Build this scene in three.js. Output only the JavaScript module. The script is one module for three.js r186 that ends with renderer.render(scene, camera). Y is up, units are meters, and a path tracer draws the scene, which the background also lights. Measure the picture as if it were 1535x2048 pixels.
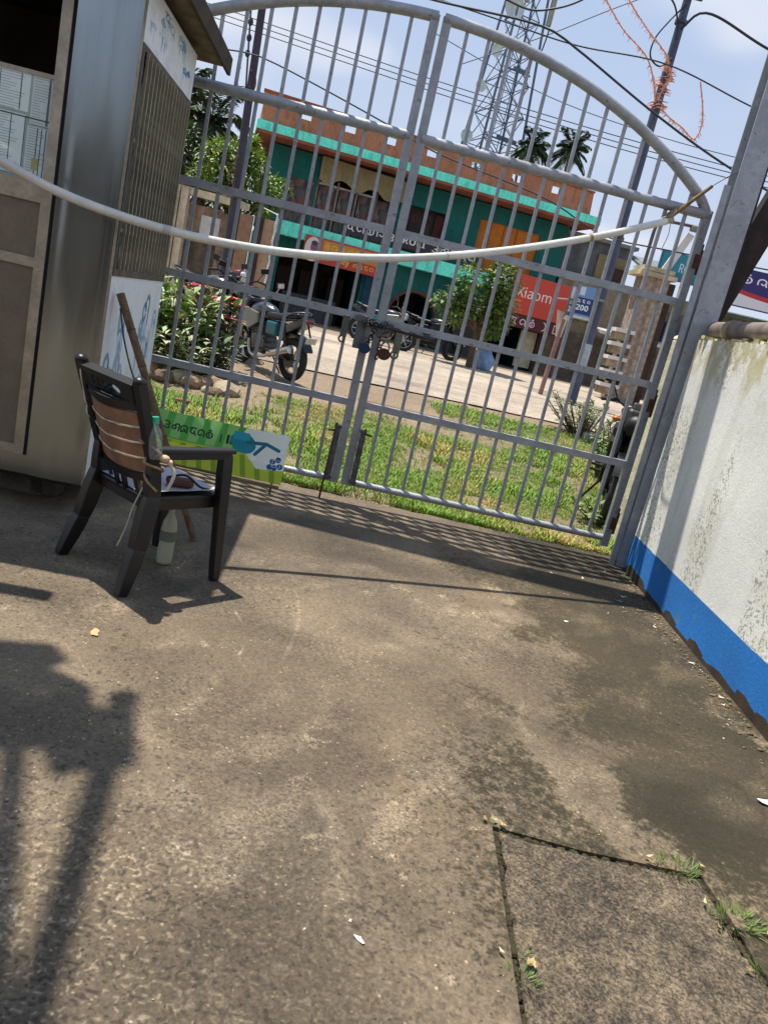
import * as THREE from 'three';
import { mergeGeometries } from 'three/addons/utils/BufferGeometryUtils.js';
import { RoundedBoxGeometry } from 'three/addons/geometries/RoundedBoxGeometry.js';

// ───────────────────────── camera, sky, sun, exposure ─────────────────────────
const scene = new THREE.Scene();
const camera = new THREE.PerspectiveCamera(67.32, 767 / 1024, 0.05, 1500);
camera.position.set(0, 1.5, 0);
{ // handheld phone: pitched 14.2 degrees down, rolled 13.4 degrees
  const X = new THREE.Vector3(0.97380416, 0.22436742, -0.03694216), Y = new THREE.Vector3(-0.22653959, 0.94325624, -0.24279101);
  camera.quaternion.setFromRotationMatrix(new THREE.Matrix4().makeBasis(X, Y, X.clone().cross(Y)));
}
camera.updateMatrixWorld(true);
scene.add(camera);
const renderer = new THREE.WebGLRenderer({ antialias: true });
renderer.toneMapping = THREE.LinearToneMapping;
renderer.toneMappingExposure = 1.4;
renderer.shadowMap.enabled = true;

// seeded noise
function rng(seed) { let a = seed >>> 0; return () => { a = (a + 0x6D2B79F5) >>> 0; let t = a; t = Math.imul(t ^ (t >>> 15), t | 1); t ^= t + Math.imul(t ^ (t >>> 7), t | 61); return ((t ^ (t >>> 14)) >>> 0) / 4294967296; }; }
const h3 = (x, y, z) => { let h = Math.imul(x, 374761393) + Math.imul(y, 668265263) + Math.imul(z, 1274126177) | 0; h = Math.imul(h ^ (h >>> 13), 1274126177); return ((h ^ (h >>> 16)) >>> 0) / 4294967296; };
const sm = t => t * t * (3 - 2 * t);
function n2(x, y, s = 0) { const i = Math.floor(x), j = Math.floor(y), u = sm(x - i), v = sm(y - j); const a = h3(i, j, s), b = h3(i + 1, j, s), c = h3(i, j + 1, s), d = h3(i + 1, j + 1, s); return a + (b - a) * u + (c - a) * v + (a - b - c + d) * u * v; }
function n3(x, y, z, s = 0) { const k = Math.floor(z), w = sm(z - k); const a = n2(x, y, s + k * 131), b = n2(x, y, s + (k + 1) * 131); return a + (b - a) * w; }
function fbm(x, y, o = 4, s = 0) { let a = 0.5, r = 0, t = 0; for (let i = 0; i < o; i++) { r += a * n2(x, y, s + i * 17); t += a; a *= 0.5; x = x * 2.03 + 11.3; y = y * 2.03 + 7.7; } return r / t; }
const clamp = (x, a = 0, b = 1) => Math.min(b, Math.max(a, x));
const ss = (a, b, x) => sm(clamp((x - a) / (b - a)));
const mix = (a, b, t) => a + (b - a) * t;
const R = Math.PI / 180;

{ // sky: pale humid blue with thin white cloud
  const W = 1024, H = 512, d = new Float32Array(W * H * 4);
  for (let j = 0; j < H; j++) for (let i = 0; i < W; i++) {
    const el = ((j + 0.5) / H - 0.5) * Math.PI, az = ((i + 0.5) / W - 0.5) * 2 * Math.PI;
    const y = Math.sin(el), x = Math.cos(el) * Math.cos(az), z = Math.cos(el) * Math.sin(az);
    const t = Math.pow(clamp(Math.max(y, 0)), 0.78);
    let c = [mix(0.74, 0.15, t), mix(0.80, 0.36, t), mix(0.92, 0.74, t)];
    const q = 1 / (Math.max(y, 0) + 0.18);
    const f = 0.5 * n3(x * q * 1.6, z * q * 1.6, y * 3, 5) + 0.3 * n3(x * q * 3.7, z * q * 3.7, y * 5, 9) + 0.2 * n3(x * q * 8.1, z * q * 8.1, y * 8, 21);
    const cl = ss(0.42, 0.70, f) * 0.72;
    c = [mix(c[0], 0.93, cl), mix(c[1], 0.94, cl), mix(c[2], 1.0, cl)];
    if (y < 0) { const g = ss(0, -0.12, y); c = [mix(c[0], 0.30, g), mix(c[1], 0.28, g), mix(c[2], 0.22, g)]; }
    const k = (j * W + i) * 4; d[k] = c[0] * 0.713; d[k + 1] = c[1] * 0.713; d[k + 2] = c[2] * 0.713; d[k + 3] = 1;
  }
  const sky = new THREE.DataTexture(d, W, H, THREE.RGBAFormat, THREE.FloatType);
  sky.mapping = THREE.EquirectangularReflectionMapping; sky.magFilter = sky.minFilter = THREE.LinearFilter; sky.needsUpdate = true;
  scene.background = sky; scene.environment = sky;
}
const SUN = [0.27, 0.17];                       // metres of shadow (x, z) per metre of height
const sun = new THREE.DirectionalLight(new THREE.Color(1.0, 0.94, 0.84), 5.0);
sun.position.set(-SUN[0] * 40, 40, -SUN[1] * 40 - 6); sun.target.position.set(0, 0, -6);
sun.castShadow = true; sun.shadow.mapSize.set(4096, 4096); sun.shadow.radius = 1;
Object.assign(sun.shadow.camera, { left: -30, right: 30, top: 30, bottom: -30, near: 1, far: 120 });
scene.add(sun, sun.target);

// ───────────────────────── helpers ─────────────────────────
const V = (x, y, z) => new THREE.Vector3(x, y, z);
const used = new Map();
function numbered(n) { const k = used.get(n) || 0; used.set(n, k + 1); return k ? `${n}_${String(k).padStart(3, '0')}` : n; }
function metreUV(g, s = 1) { // flat projection of every face along its main axis, in metres
  g = g.index ? g.toNonIndexed() : g; const p = g.attributes.position, uv = new Float32Array(p.count * 2), a = V(), b = V(), c = V(), n = V();
  for (let i = 0; i < p.count; i += 3) {
    a.fromBufferAttribute(p, i); b.fromBufferAttribute(p, i + 1); c.fromBufferAttribute(p, i + 2);
    n.copy(b).sub(a).cross(c.clone().sub(a)); const x = Math.abs(n.x), y = Math.abs(n.y), z = Math.abs(n.z);
    [a, b, c].forEach((v, k) => { let u, w; if (y >= x && y >= z) { u = v.x; w = v.z; } else if (x > z) { u = v.z; w = v.y; } else { u = v.x; w = v.y; } uv[(i + k) * 2] = u * s; uv[(i + k) * 2 + 1] = w * s; });
  }
  g.setAttribute('uv', new THREE.BufferAttribute(uv, 2)); return g;
}
function join(list) {
  const col = list.some(g => g.attributes.color);
  list = list.map(g => { g = g.index ? g.toNonIndexed() : g; for (const k of Object.keys(g.attributes)) if (!['position', 'normal', 'uv', ...(col ? ['color'] : [])].includes(k)) g.deleteAttribute(k); if (!g.attributes.uv) metreUV(g); return g; });
  return list.length === 1 ? list[0] : mergeGeometries(list);
}
function obj(name, geo, mat, parent, keepUV = false) {
  let g = Array.isArray(geo) ? join(geo) : geo; if (!keepUV) g = metreUV(g);
  const m = new THREE.Mesh(g, mat); m.name = parent ? name : numbered(name); m.castShadow = m.receiveShadow = true; (parent || scene).add(m); return m;
}
function tag(o, label, category, group, kind) { if (label) o.userData.label = label; if (category) o.userData.category = category; if (group) o.userData.group = group; if (kind) o.userData.kind = kind; return o; }
function thing(name, label, category, [x, y, z] = [0, 0, 0], turn = 0, group) { const o = new THREE.Group(); o.name = numbered(name); o.position.set(x, y, z); o.rotation.y = turn; scene.add(o); return tag(o, label, category, group); }
function structure(o) { o.userData.kind = 'structure'; return o; }
function copyOf(o, [x, y, z], turn, label) { const c = o.clone(); c.name = numbered(o.name.replace(/_\d{3}$/, '')); c.userData = { ...o.userData, label }; c.position.set(x, y, z); c.rotation.y = turn; scene.add(c); return c; }
const box = (w, h, d, x = 0, y = 0, z = 0, rx = 0, ry = 0, rz = 0) => { const g = new THREE.BoxGeometry(w, h, d); if (rx) g.rotateX(rx); if (rz) g.rotateZ(rz); if (ry) g.rotateY(ry); return g.translate(x, y, z); };
const span = (x0, x1, y0, y1, z0, z1) => box(x1 - x0, y1 - y0, z1 - z0, (x0 + x1) / 2, (y0 + y1) / 2, (z0 + z1) / 2);
const rbox = (w, h, d, r, x = 0, y = 0, z = 0, rx = 0, ry = 0, rz = 0) => { const g = new RoundedBoxGeometry(w, h, d, 2, Math.min(r, w / 2.01, h / 2.01, d / 2.01)); if (rx) g.rotateX(rx); if (rz) g.rotateZ(rz); if (ry) g.rotateY(ry); return g.translate(x, y, z); };
function rod(a, b, r0, r1 = r0, seg = 10) { const A = V(...a), B = V(...b), L = A.distanceTo(B); const g = new THREE.CylinderGeometry(r1, r0, L, seg); g.applyQuaternion(new THREE.Quaternion().setFromUnitVectors(V(0, 1, 0), B.clone().sub(A).normalize())); const c = A.add(B).multiplyScalar(0.5); return g.translate(c.x, c.y, c.z); }
function beam(a, b, w, d = w, twist = 0) { const A = V(...a), B = V(...b), L = A.distanceTo(B); const g = new THREE.BoxGeometry(w, L, d); if (twist) g.rotateY(twist); g.applyQuaternion(new THREE.Quaternion().setFromUnitVectors(V(0, 1, 0), B.clone().sub(A).normalize())); const c = A.add(B).multiplyScalar(0.5); return g.translate(c.x, c.y, c.z); }
function taper(a, b, w0, d0, w1, d1) { const A = V(...a), B = V(...b), L = A.distanceTo(B), g = new RoundedBoxGeometry(1, L, 1, 2, 0.12), p = g.attributes.position; for (let i = 0; i < p.count; i++) { const t = p.getY(i) / L + 0.5; p.setX(i, p.getX(i) * mix(w0, w1, t)); p.setZ(i, p.getZ(i) * mix(d0, d1, t)); } g.computeVertexNormals(); g.applyQuaternion(new THREE.Quaternion().setFromUnitVectors(V(0, 1, 0), B.clone().sub(A).normalize())); const c = A.add(B).multiplyScalar(0.5); return g.translate(c.x, c.y, c.z); }
const tube = (pts, r, n = 24, seg = 8, closed = false) => new THREE.TubeGeometry(new THREE.CatmullRomCurve3(pts.map(p => V(...p)), closed), n, r, seg, closed);
const ball = (r, x, y, z, sx = 1, sy = 1, sz = 1, w = 12, h = 8) => new THREE.SphereGeometry(r, w, h).scale(sx, sy, sz).translate(x, y, z);
function extr(shape, depth, bevel = 0) { return new THREE.ExtrudeGeometry(shape, { depth, bevelEnabled: bevel > 0, bevelSize: bevel, bevelThickness: bevel, bevelSegments: 1, curveSegments: 10 }); }
const poly = pts => { const s = new THREE.Shape(); pts.forEach(([x, y], i) => i ? s.lineTo(x, y) : s.moveTo(x, y)); s.closePath(); return s; };
const turnY = (g, a) => g.rotateY(a);

// textures
function dataTex(w, h, fn, { srgb = true, rep = [1, 1], wrap = true } = {}) {
  const d = new Uint8Array(w * h * 4);
  for (let j = 0; j < h; j++) for (let i = 0; i < w; i++) { const c = fn(i / w, j / h, i, j), k = (j * w + i) * 4; d[k] = clamp(c[0], 0, 255); d[k + 1] = clamp(c[1], 0, 255); d[k + 2] = clamp(c[2], 0, 255); d[k + 3] = 255; }
  const t = new THREE.DataTexture(d, w, h); t.magFilter = THREE.LinearFilter; t.minFilter = THREE.LinearMipmapLinearFilter; t.generateMipmaps = true;
  if (wrap) t.wrapS = t.wrapT = THREE.RepeatWrapping; if (srgb) t.colorSpace = THREE.SRGBColorSpace; t.repeat.set(...rep); t.needsUpdate = true; return t;
}
function tileN(u, v, f, s) { // tileable noise, f whole cells per tile
  const x = u * f, y = v * f, i = Math.floor(x), j = Math.floor(y), a = sm(x - i), b = sm(y - j), m = k => ((k % f) + f) % f;
  const p = h3(m(i), m(j), s), q = h3(m(i + 1), m(j), s), r = h3(m(i), m(j + 1), s), t = h3(m(i + 1), m(j + 1), s); return p + (q - p) * a + (r - p) * b + (p - q - r + t) * a * b;
}
const grainBump = dataTex(512, 512, (u, v) => { const g = 0.32 * tileN(u, v, 24, 1) + 0.34 * tileN(u, v, 90, 2) + 0.34 * tileN(u, v, 220, 3); const pit = tileN(u, v, 110, 7) > 0.86 ? -0.35 : 0; return Array(3).fill(255 * clamp(g + pit)); }, { srgb: false });
const wearCache = new Map();
function wearMap(amp, rep) { // shared neutral mottling: cloudy, medium and fine grain together
  amp = amp < 0.16 ? 0.12 : amp < 0.27 ? 0.22 : 0.36; rep = rep < 1.6 ? 1 : rep < 4.5 ? 3 : 8; const key = amp + '/' + rep;
  if (!wearCache.has(key)) wearCache.set(key, dataTex(256, 256, (u, v) => { const n = 0.45 * tileN(u, v, 4, 3) + 0.3 * tileN(u, v, 13, 4) + 0.25 * tileN(u, v, 60, 5); return Array(3).fill(205 * (1 + amp * (n - 0.5) * 2)); }, { rep: [rep, rep] }));
  return wearCache.get(key);
}
const wornColor = c => { const q = new THREE.Color().setRGB(c[0] / 255, c[1] / 255, c[2] / 255, THREE.SRGBColorSpace); return q.multiplyScalar(1 / 0.61); };
function canvasTex(w, h, draw) { const c = document.createElement('canvas'); c.width = w; c.height = h; draw(c.getContext('2d'), w, h); const t = new THREE.CanvasTexture(c); t.colorSpace = THREE.SRGBColorSpace; t.anisotropy = 4; return t; }
const std = (c, rough = 0.8, metal = 0, extra = {}) => new THREE.MeshStandardMaterial({ color: typeof c === 'object' && Array.isArray(c) ? new THREE.Color().setRGB(...c) : c, roughness: rough, metalness: metal, side: THREE.DoubleSide, ...extra });
const worn = (c, amp, seed, rough = 0.8, metal = 0, rep = 1, extra = {}) => new THREE.MeshStandardMaterial({ color: wornColor(c), map: wearMap(amp, rep), roughness: rough, metalness: metal, side: THREE.DoubleSide, ...extra });
// a flat printed panel: face towards +z, uv 0..1
function panel(w, h, x = 0, y = 0, z = 0) { return new THREE.PlaneGeometry(w, h).translate(x, y, z); }

// ───────────────────────── the ground ─────────────────────────
const TZ = [[6.3, 0], [9, 0.12], [13, 0.38], [16.5, 0.58], [22.5, 0.66], [24, 0.70]];
function landY(x, z) { const d = -z; if (d <= 6.3) return 0; for (let i = 1; i < TZ.length; i++) if (d < TZ[i][0]) { const [a, b] = [TZ[i - 1], TZ[i]]; return mix(a[1], b[1], (d - a[0]) / (b[0] - a[0])); } return 0.70; }
const roadNear = x => -12.6 - 0.12 * x + 0.25 * (fbm(x * 0.7, 3, 3, 4) - 0.5);
const roadFar = x => -22.4 - 0.22 * x;
function grassAmount(x, z) { // 1 where turf grows, 0 on bare earth
  const edge = -10.2 - 0.33 * x + 1.5 * (fbm(x * 0.9 + 3, z * 0.9, 3, 8) - 0.5);
  let g = ss(edge - 0.5, edge + 0.5, z);
  g *= 1 - 0.8 * ss(0.50, 0.66, fbm(x * 2.3, z * 2.3 + 9, 3, 31)); 
  g *= 1 - ss(0.6, 0, Math.hypot((x + 2.3) / 1.1, (z + 9.3) / 0.6) - 0.6) * 0.9;
  const strip = ss(0.7, 0.2, Math.abs(z + 11.9 - 0.05 * x)) * ss(0.4, 1.0, x) * ss(6, 4.5, x); g = Math.max(g, strip * 0.9);
  return clamp(g);
}
{
  const xs = [], zs = [];
  for (let x = -9; x <= 9; x += 0.12) xs.push(x); for (let k = 1; k < 16; k++) { xs.unshift(-9 - k * k * 2.2); xs.push(9 + k * k * 2.2); }
  for (let z = -5.4; z >= -24; z -= 0.12) zs.push(z); for (let k = 1; k < 20; k++) { zs.push(-24 - k * k * 1.8); } for (let k = 1; k < 12; k++) zs.unshift(-5.4 + k * k * 0.6);
  const pos = [], col = [], uv = [], idx = [];
  for (const z of zs) for (const x of xs) {
    const yard = z > -6.35; pos.push(x, yard ? -0.10 : landY(x, z) + 0.03 * (fbm(x * 2.1, z * 2.1, 3, 2) - 0.5) * ss(-6.3, -7, z), z);
    const g = grassAmount(x, z) * (z < -6 ? 1 : 0), d = fbm(x * 3, z * 3, 3, 12), e = fbm(x * 0.6, z * 0.6, 3, 13);
    const dirt = [mix(0.30, 0.42, d), mix(0.215, 0.31, d), mix(0.14, 0.205, d)], turf = [mix(0.10, 0.21, d), mix(0.115, 0.17, d), mix(0.032, 0.06, d)];
    const far = ss(-26, -40, z); const c = dirt.map((q, i) => mix(mix(q, turf[i], g * 0.9), [0.07, 0.10, 0.035][i], far) * (0.85 + 0.3 * e)); col.push(...c); uv.push(x, z);
  }
  const W = xs.length; for (let j = 0; j < zs.length - 1; j++) for (let i = 0; i < W - 1; i++) { const a = j * W + i; idx.push(a, a + 1, a + W, a + 1, a + W + 1, a + W); }
  const g = new THREE.BufferGeometry(); g.setAttribute('position', new THREE.Float32BufferAttribute(pos, 3)); g.setAttribute('color', new THREE.Float32BufferAttribute(col, 3)); g.setAttribute('uv', new THREE.Float32BufferAttribute(uv, 2)); g.setIndex(idx); g.computeVertexNormals();
  const speck = dataTex(512, 512, (u, v) => { const n = 0.5 * tileN(u, v, 40, 5) + 0.5 * tileN(u, v, 150, 6); const k = 190 + 65 * n - (tileN(u, v, 120, 9) > 0.83 ? 60 : 0); return [k, k, k]; });
  structure(tag(obj('ground', g, new THREE.MeshStandardMaterial({ vertexColors: true, map: speck, roughness: 1, bumpMap: grainBump, bumpScale: 0.02, side: THREE.DoubleSide }), null, true), 'sloping earth with turf and bare soil outside the gate', 'ground'));
  // road: pale worn concrete
  const rp = [], ri = [], ru = []; let n = 0; const M = 18;
  for (let x = -60; x <= 60; x += 0.5) { const a = roadNear(x), b = roadFar(x); for (let k = 0; k <= M; k++) { const z = mix(a, b, k / M); rp.push(x, landY(x, z) + 0.022, z); ru.push(x, z); } if (n) for (let k = 0; k < M; k++) { const p = (n - 1) * (M + 1) + k; ri.push(p, p + M + 1, p + 1, p + 1, p + M + 1, p + M + 2); } n++; }
  const rg = new THREE.BufferGeometry(); rg.setAttribute('position', new THREE.Float32BufferAttribute(rp, 3)); rg.setAttribute('uv', new THREE.Float32BufferAttribute(ru, 2)); rg.setIndex(ri); rg.computeVertexNormals();
  const roadTex = dataTex(1024, 1024, (u, v) => { const a = tileN(u, v, 5, 3), b = tileN(u, v, 26, 4), c = tileN(u, v, 170, 5); const k = 0.86 + 0.16 * a + 0.10 * (b - 0.5) + 0.14 * (c - 0.5); const s = ss(0.62, 0.8, tileN(u, v, 8, 19)); return [mix(172, 146, s) * k, mix(157, 133, s) * k, mix(139, 119, s) * k]; }, { rep: [0.12, 0.12] });
  structure(tag(obj('road', rg, new THREE.MeshStandardMaterial({ map: roadTex, roughness: 0.95, bumpMap: grainBump, bumpScale: 0.008, side: THREE.DoubleSide }), null, true), 'pale dusty road running past the gate', 'road'));
}
const slabRough = pts => { const o = [], r = rng(19); pts.forEach((p, i) => { const q = pts[(i + 1) % pts.length], n = Math.max(2, Math.round(Math.hypot(q[0] - p[0], q[1] - p[1]) / 0.018)); for (let k = 0; k < n; k++) { const t = k / n; const chip = 0.016 * Math.max(0, fbm((mix(p[0], q[0], t) + p[1]) * 9, (mix(p[1], q[1], t)) * 9, 3, 6) - 0.55) * 3 + 0.0012 * (r() - 0.5); const ix = Math.sign(1.0 - p[0]) * chip, iz = Math.sign(-1.55 - p[1]) * chip; o.push([mix(p[0], q[0], t) + ix, mix(p[1], q[1], t) + iz]); } }); return o; };
const slabPts = [[0.645, -2.172], [0.95, -2.150], [1.302, -2.160], [1.325, -2.0], [1.335, -1.85], [1.37, -1.65], [1.40, -1.05], [0.64, -1.0]];
{ // the concrete yard inside the gate
  const X0 = -2.4, WX = 4.7, Z0 = -6.5, WZ = 5.7, N = 2048;
  const crusts = [[0.635, -2.235, 0.035], [0.56, -2.16, 0.025], [0.30, -1.95, 0.03], [0.33, -1.87, 0.02], [-0.30, -1.78, 0.04], [0.10, -4.05, 0.05], [0.28, -4.25, 0.06], [0.52, -4.28, 0.05], [0.72, -4.1, 0.05], [0.9, -4.62, 0.07], [0.0, -2.45, 0.05], [-0.02, -2.2, 0.06], [0.06, -1.95, 0.05], [0.45, -1.55, 0.02], [1.28, -1.42, 0.03], [-0.55, -3.0, 0.03], [1.1, -3.1, 0.04]];
  const scratches = [[-0.52, -3.42, -0.40, -2.95, 0.012, 0.9], [-0.40, -2.95, 0.05, -2.15, 0.010, 0.5], [-0.30, -3.9, -0.22, -3.0, 0.016, 0.35], [0.50, -4.30, 0.86, -3.98, 0.022, 0.8], [0.35, -4.15, 0.5, -3.85, 0.03, 0.4], [0.02, -2.2, 0.14, -1.7, 0.05, 0.45], [0.9, -3.9, 1.3, -3.6, 0.02, 0.5], [-0.35, -1.95, -0.28, -1.80, 0.012, 0.8], [1.62, -4.0, 1.78, -3.55, 0.006, 0.8], [-0.15, -2.9, 0.35, -2.75, 0.012, 0.4], [0.55, -2.35, 0.78, -2.20, 0.03, 0.6]];
  const yardTex = dataTex(N, N, (u, v) => {
    const x = X0 + u * WX, z = Z0 + v * WZ;
    const wx = x + 0.25 * (fbm(x * 2, z * 2, 2, 71) - 0.5), wz = z + 0.25 * (fbm(x * 2 + 5, z * 2, 2, 72) - 0.5);
    const big = fbm(wx * 0.9 + 3, wz * 0.9, 4, 40), mid = fbm(wx * 3.1, wz * 3.1, 4, 41), fine = n2(x * 95, z * 95, 42), f2 = n2(x * 210, z * 210, 43);
    let c = [106, 93, 76];
    let k = 0.62 + 0.66 * big + 0.36 * (mid - 0.5) + 0.20 * (fine - 0.5) + 0.24 * (f2 - 0.5); // cement, unevenly trowelled
    // worn, dust-coloured wheel tracks
    const tr = Math.exp(-(((wx - (0.25 - 0.30 * (-2.4 - z))) / 0.20) ** 2)) * ss(-4.6, -3.2, z); 
    const tr2 = Math.exp(-(((wx + 0.85 + 0.1 * z) / 0.5) ** 2)) * 0.5;
    c = c.map((q, i) => q + [18, 15, 11][i] * (tr * 0.55 + tr2 * 0.35) * (0.4 + mid));
    // pinkish cement render patches
    const pk = ss(0.55, 0.72, fbm(wx * 1.1 + 20, wz * 1.1, 3, 55)); c = c.map((q, i) => q + [5, 2, -1][i] * pk);
    // algae along the foot of the wall and by the gate
    const wallD = 2.07 - wx; const bandD = wallD + 0.5 * (mid - 0.5) + 0.25 * (big - 0.5); let mo = (ss(1.12, 0.66, bandD) * ss(0.10, 0.30, bandD) * 1.25 + ss(0.3, 0.1, bandD) * 0.45 * (0.4 + fine)) * ss(-6.2, -5.6, z) * ss(-1.5, -2.6, z);
    mo = Math.max(mo * (0.75 + 0.6 * (fbm(wx * 2.6, wz * 2.6, 3, 61) - 0.3)), ss(0.44, 0.62, fbm(wx * 1.7 + 8, wz * 1.7, 4, 62)) * ss(0.1, 1.0, wx) * 0.7 * ss(-5.6, -4.9, z));
    const gt = ss(-5.0, -5.6, wz + 0.6 * (mid - 0.5)) * ss(0.4, 1.6, wx) * 0.8; mo = clamp(Math.max(mo, gt)); mo = ss(0.22, 0.80, mo + 0.42 * (n2(x * 48, z * 48, 131) - 0.5) + 0.40 * (n2(x * 150, z * 150, 132) - 0.5)); // algae sits in the pores, so its edge is gritty
    c = c.map((q, i) => mix(q, [44, 38, 22][i], mo * 0.95));
    // damp grey stain round the drain slab and at the lower edge
    const st = ss(0.46, 0.62, fbm(wx * 1.3 + 40, wz * 1.3, 4, 66)) * Math.max(ss(0.35, 0.8, wx) * ss(-3.4, -2.6, wz), ss(-2.0, -1.5, wz) * 0.9); c = c.map((q, i) => mix(q, [68, 59, 45][i], st * 0.8));
    const st2 = ss(0.5, 0.66, fbm(wx * 0.8 + 60, wz * 1.5, 4, 67)) * 0.40; c = c.map((q, i) => mix(q, [74, 63, 49][i], st2));
    // exposed aggregate: pale and dark stones
    const ag = clamp(ss(-2.25, -1.45, wz) * ss(1.2, -0.2, Math.abs(wx + 0.4)) + ss(0.5, 0.66, fbm(wx * 2 + 70, wz * 2, 3, 68)) * 0.35);
    const st1 = n2(x * 105 + 3 * n2(x * 40, z * 40, 2), z * 105, 91), st0 = n2(x * 190, z * 190, 92); const pale = ss(0.70, 0.86, st1) * (0.5 + 0.5 * st0), darkS = ss(0.30, 0.16, st1); c = c.map((q, i) => (q + [58, 55, 48][i] * ag * pale) * (1 - 0.34 * ag * darkS));
    // pale scuffs and lime
    const sc = ss(0.56, 0.80, fbm(wx * 5.2 + 1.2 * z, wz * 3.4, 5, 77)) * (0.3 + 0.9 * f2); c = c.map((q, i) => q + [40, 37, 32][i] * sc * 0.7);
    const spk = h3(Math.floor(x * 160), Math.floor(z * 160), 15); if (spk > 0.9955) k *= 1.55; if (spk < 0.009) k *= 0.66;
    // crusts of dried lime
    for (const [ax, az, w] of crusts) { const d = Math.hypot(x - ax, z - az) / w + 0.9 * (n2(x * 30, z * 30, 121) - 0.5) + 0.5 * (n2(x * 80, z * 80, 122) - 0.5); const m = ss(1.15, 0.2, d) * ss(0.35, 0.7, 0.5 * n2(x * 55, z * 55, 123) + 0.5 * f2); c = c.map((q, i) => q + [42, 40, 34][i] * m); }
    // pitting where the cement skin has worn off, in drifts
    const pd = ss(0.46, 0.66, fbm(wx * 1.6 + 90, wz * 1.6, 4, 101)); const pt = ss(0.66, 0.80, n2(x * 62, z * 62, 102) * 0.6 + n2(x * 130, z * 130, 103) * 0.4); k *= 1 - 0.28 * pd * pt;
    // scrapes: long pale scratches left by dragged things
    for (const [ax, az, bx, bz, w, a] of scratches) { const dx = bx - ax, dz = bz - az, t = clamp(((x - ax) * dx + (z - az) * dz) / (dx * dx + dz * dz)), bow = 0.05 * Math.sin(t * 3.1); const d = Math.hypot(x - ax - dx * t - bow, z - az - dz * t); const m = ss(w, w * 0.3, d) * a * (0.35 + 0.9 * n2(x * 40, z * 40, 111)) * ss(0, 0.08, t) * ss(1, 0.9, t); c = c.map((q, i) => q + [50, 46, 40][i] * m); }
    return c.map(q => q * k);
  }, { wrap: false }); yardTex.wrapS = yardTex.wrapT = THREE.MirroredRepeatWrapping;
  const out = [[-7, 5], [-7, -6.05]]; const rr = rng(5); for (let x = -6.6; x < 2.05; x += 0.12) out.push([x, -6.15 - 0.05 * x + 0.045 * (rr() - 0.5)]); out.push([2.30, -6.2], [2.30, 5]);
  const s = poly(out.map(([x, z]) => [x, -z])); const gap = 0.021; const cxm = 1.0, czm = -1.55;
  s.holes.push(new THREE.Path(slabPts.map(([x, z]) => new THREE.Vector2(x + Math.sign(x - cxm) * gap, -(z + Math.sign(z - czm) * gap)))));
  const g = extr(s, 0.08).rotateX(-Math.PI / 2).translate(0, -0.08, 0), p = g.attributes.position, uv = g.attributes.uv;
  for (let i = 0; i < p.count; i++) uv.setXY(i, (p.getX(i) - X0) / WX, (p.getZ(i) - Z0) / WZ);
  const b = grainBump.clone(); b.repeat.set(WX / 0.8, WZ / 0.8); b.needsUpdate = true;
  const yardMat = new THREE.MeshStandardMaterial({ map: yardTex, roughness: 0.93, bumpMap: b, bumpScale: 0.0028, side: THREE.DoubleSide });
  structure(tag(obj('yard', g, yardMat, null, true), 'stained concrete yard inside the gate', 'pavement'));
  { const r = rng(23), o = thing('joint_soil', 'dark soil and moss packed in the joint round the drain slab', 'soil'); o.userData.kind = 'stuff'; const pts = slabPts.map(([x, z]) => V(x + Math.sign(x - cxm) * 0.010, 0, z + Math.sign(z - czm) * 0.010)), lumps = []; pts.forEach((p, i) => { if (i === 6) return; const q = pts[(i + 1) % pts.length], n = Math.round(p.distanceTo(q) / 0.0045); for (let k = 0; k < n; k++) { const c = p.clone().lerp(q, r()); const sz = 0.006 + 0.010 * r() * r(); lumps.push(new THREE.IcosahedronGeometry(sz, 0).scale(1.2, 0.8, 1.1).rotateY(r() * 6).translate(c.x + 0.006 * (r() - 0.5), -0.020 + 0.010 * r(), c.z + 0.006 * (r() - 0.5))); } }); obj('soil_lumps', lumps, worn([58, 52, 32], 0.4, 180, 1, 0, 8), o); }
  // drain slab, coarse and pitted
  const slabTex = dataTex(1024, 1024, (u, v) => { const a = tileN(u, v, 6, 1), m = tileN(u, v, 30, 2), f = tileN(u, v, 130, 3), q = tileN(u, v, 250, 4); const k = 0.58 + 0.24 * a + 0.28 * (m - 0.5) + 0.42 * (f - 0.5) + 0.4 * (q - 0.5); const pit = tileN(u, v, 160, 8) > 0.8 ? 0.72 : 1; return [116 * k * pit, 102 * k * pit, 83 * k * pit]; });
  const sg = extr(poly(slabRough(slabPts).map(([x, z]) => [x, -z])), 0.07, 0.005).rotateX(-Math.PI / 2).translate(0, -0.079, 0);
  tag(obj('drain_slab', sg, new THREE.MeshStandardMaterial({ map: slabTex, roughness: 0.97, bumpMap: grainBump, bumpScale: 0.009, side: THREE.DoubleSide })), 'coarse raised concrete cover slab with weeds round its edges', 'slab');
}

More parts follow.
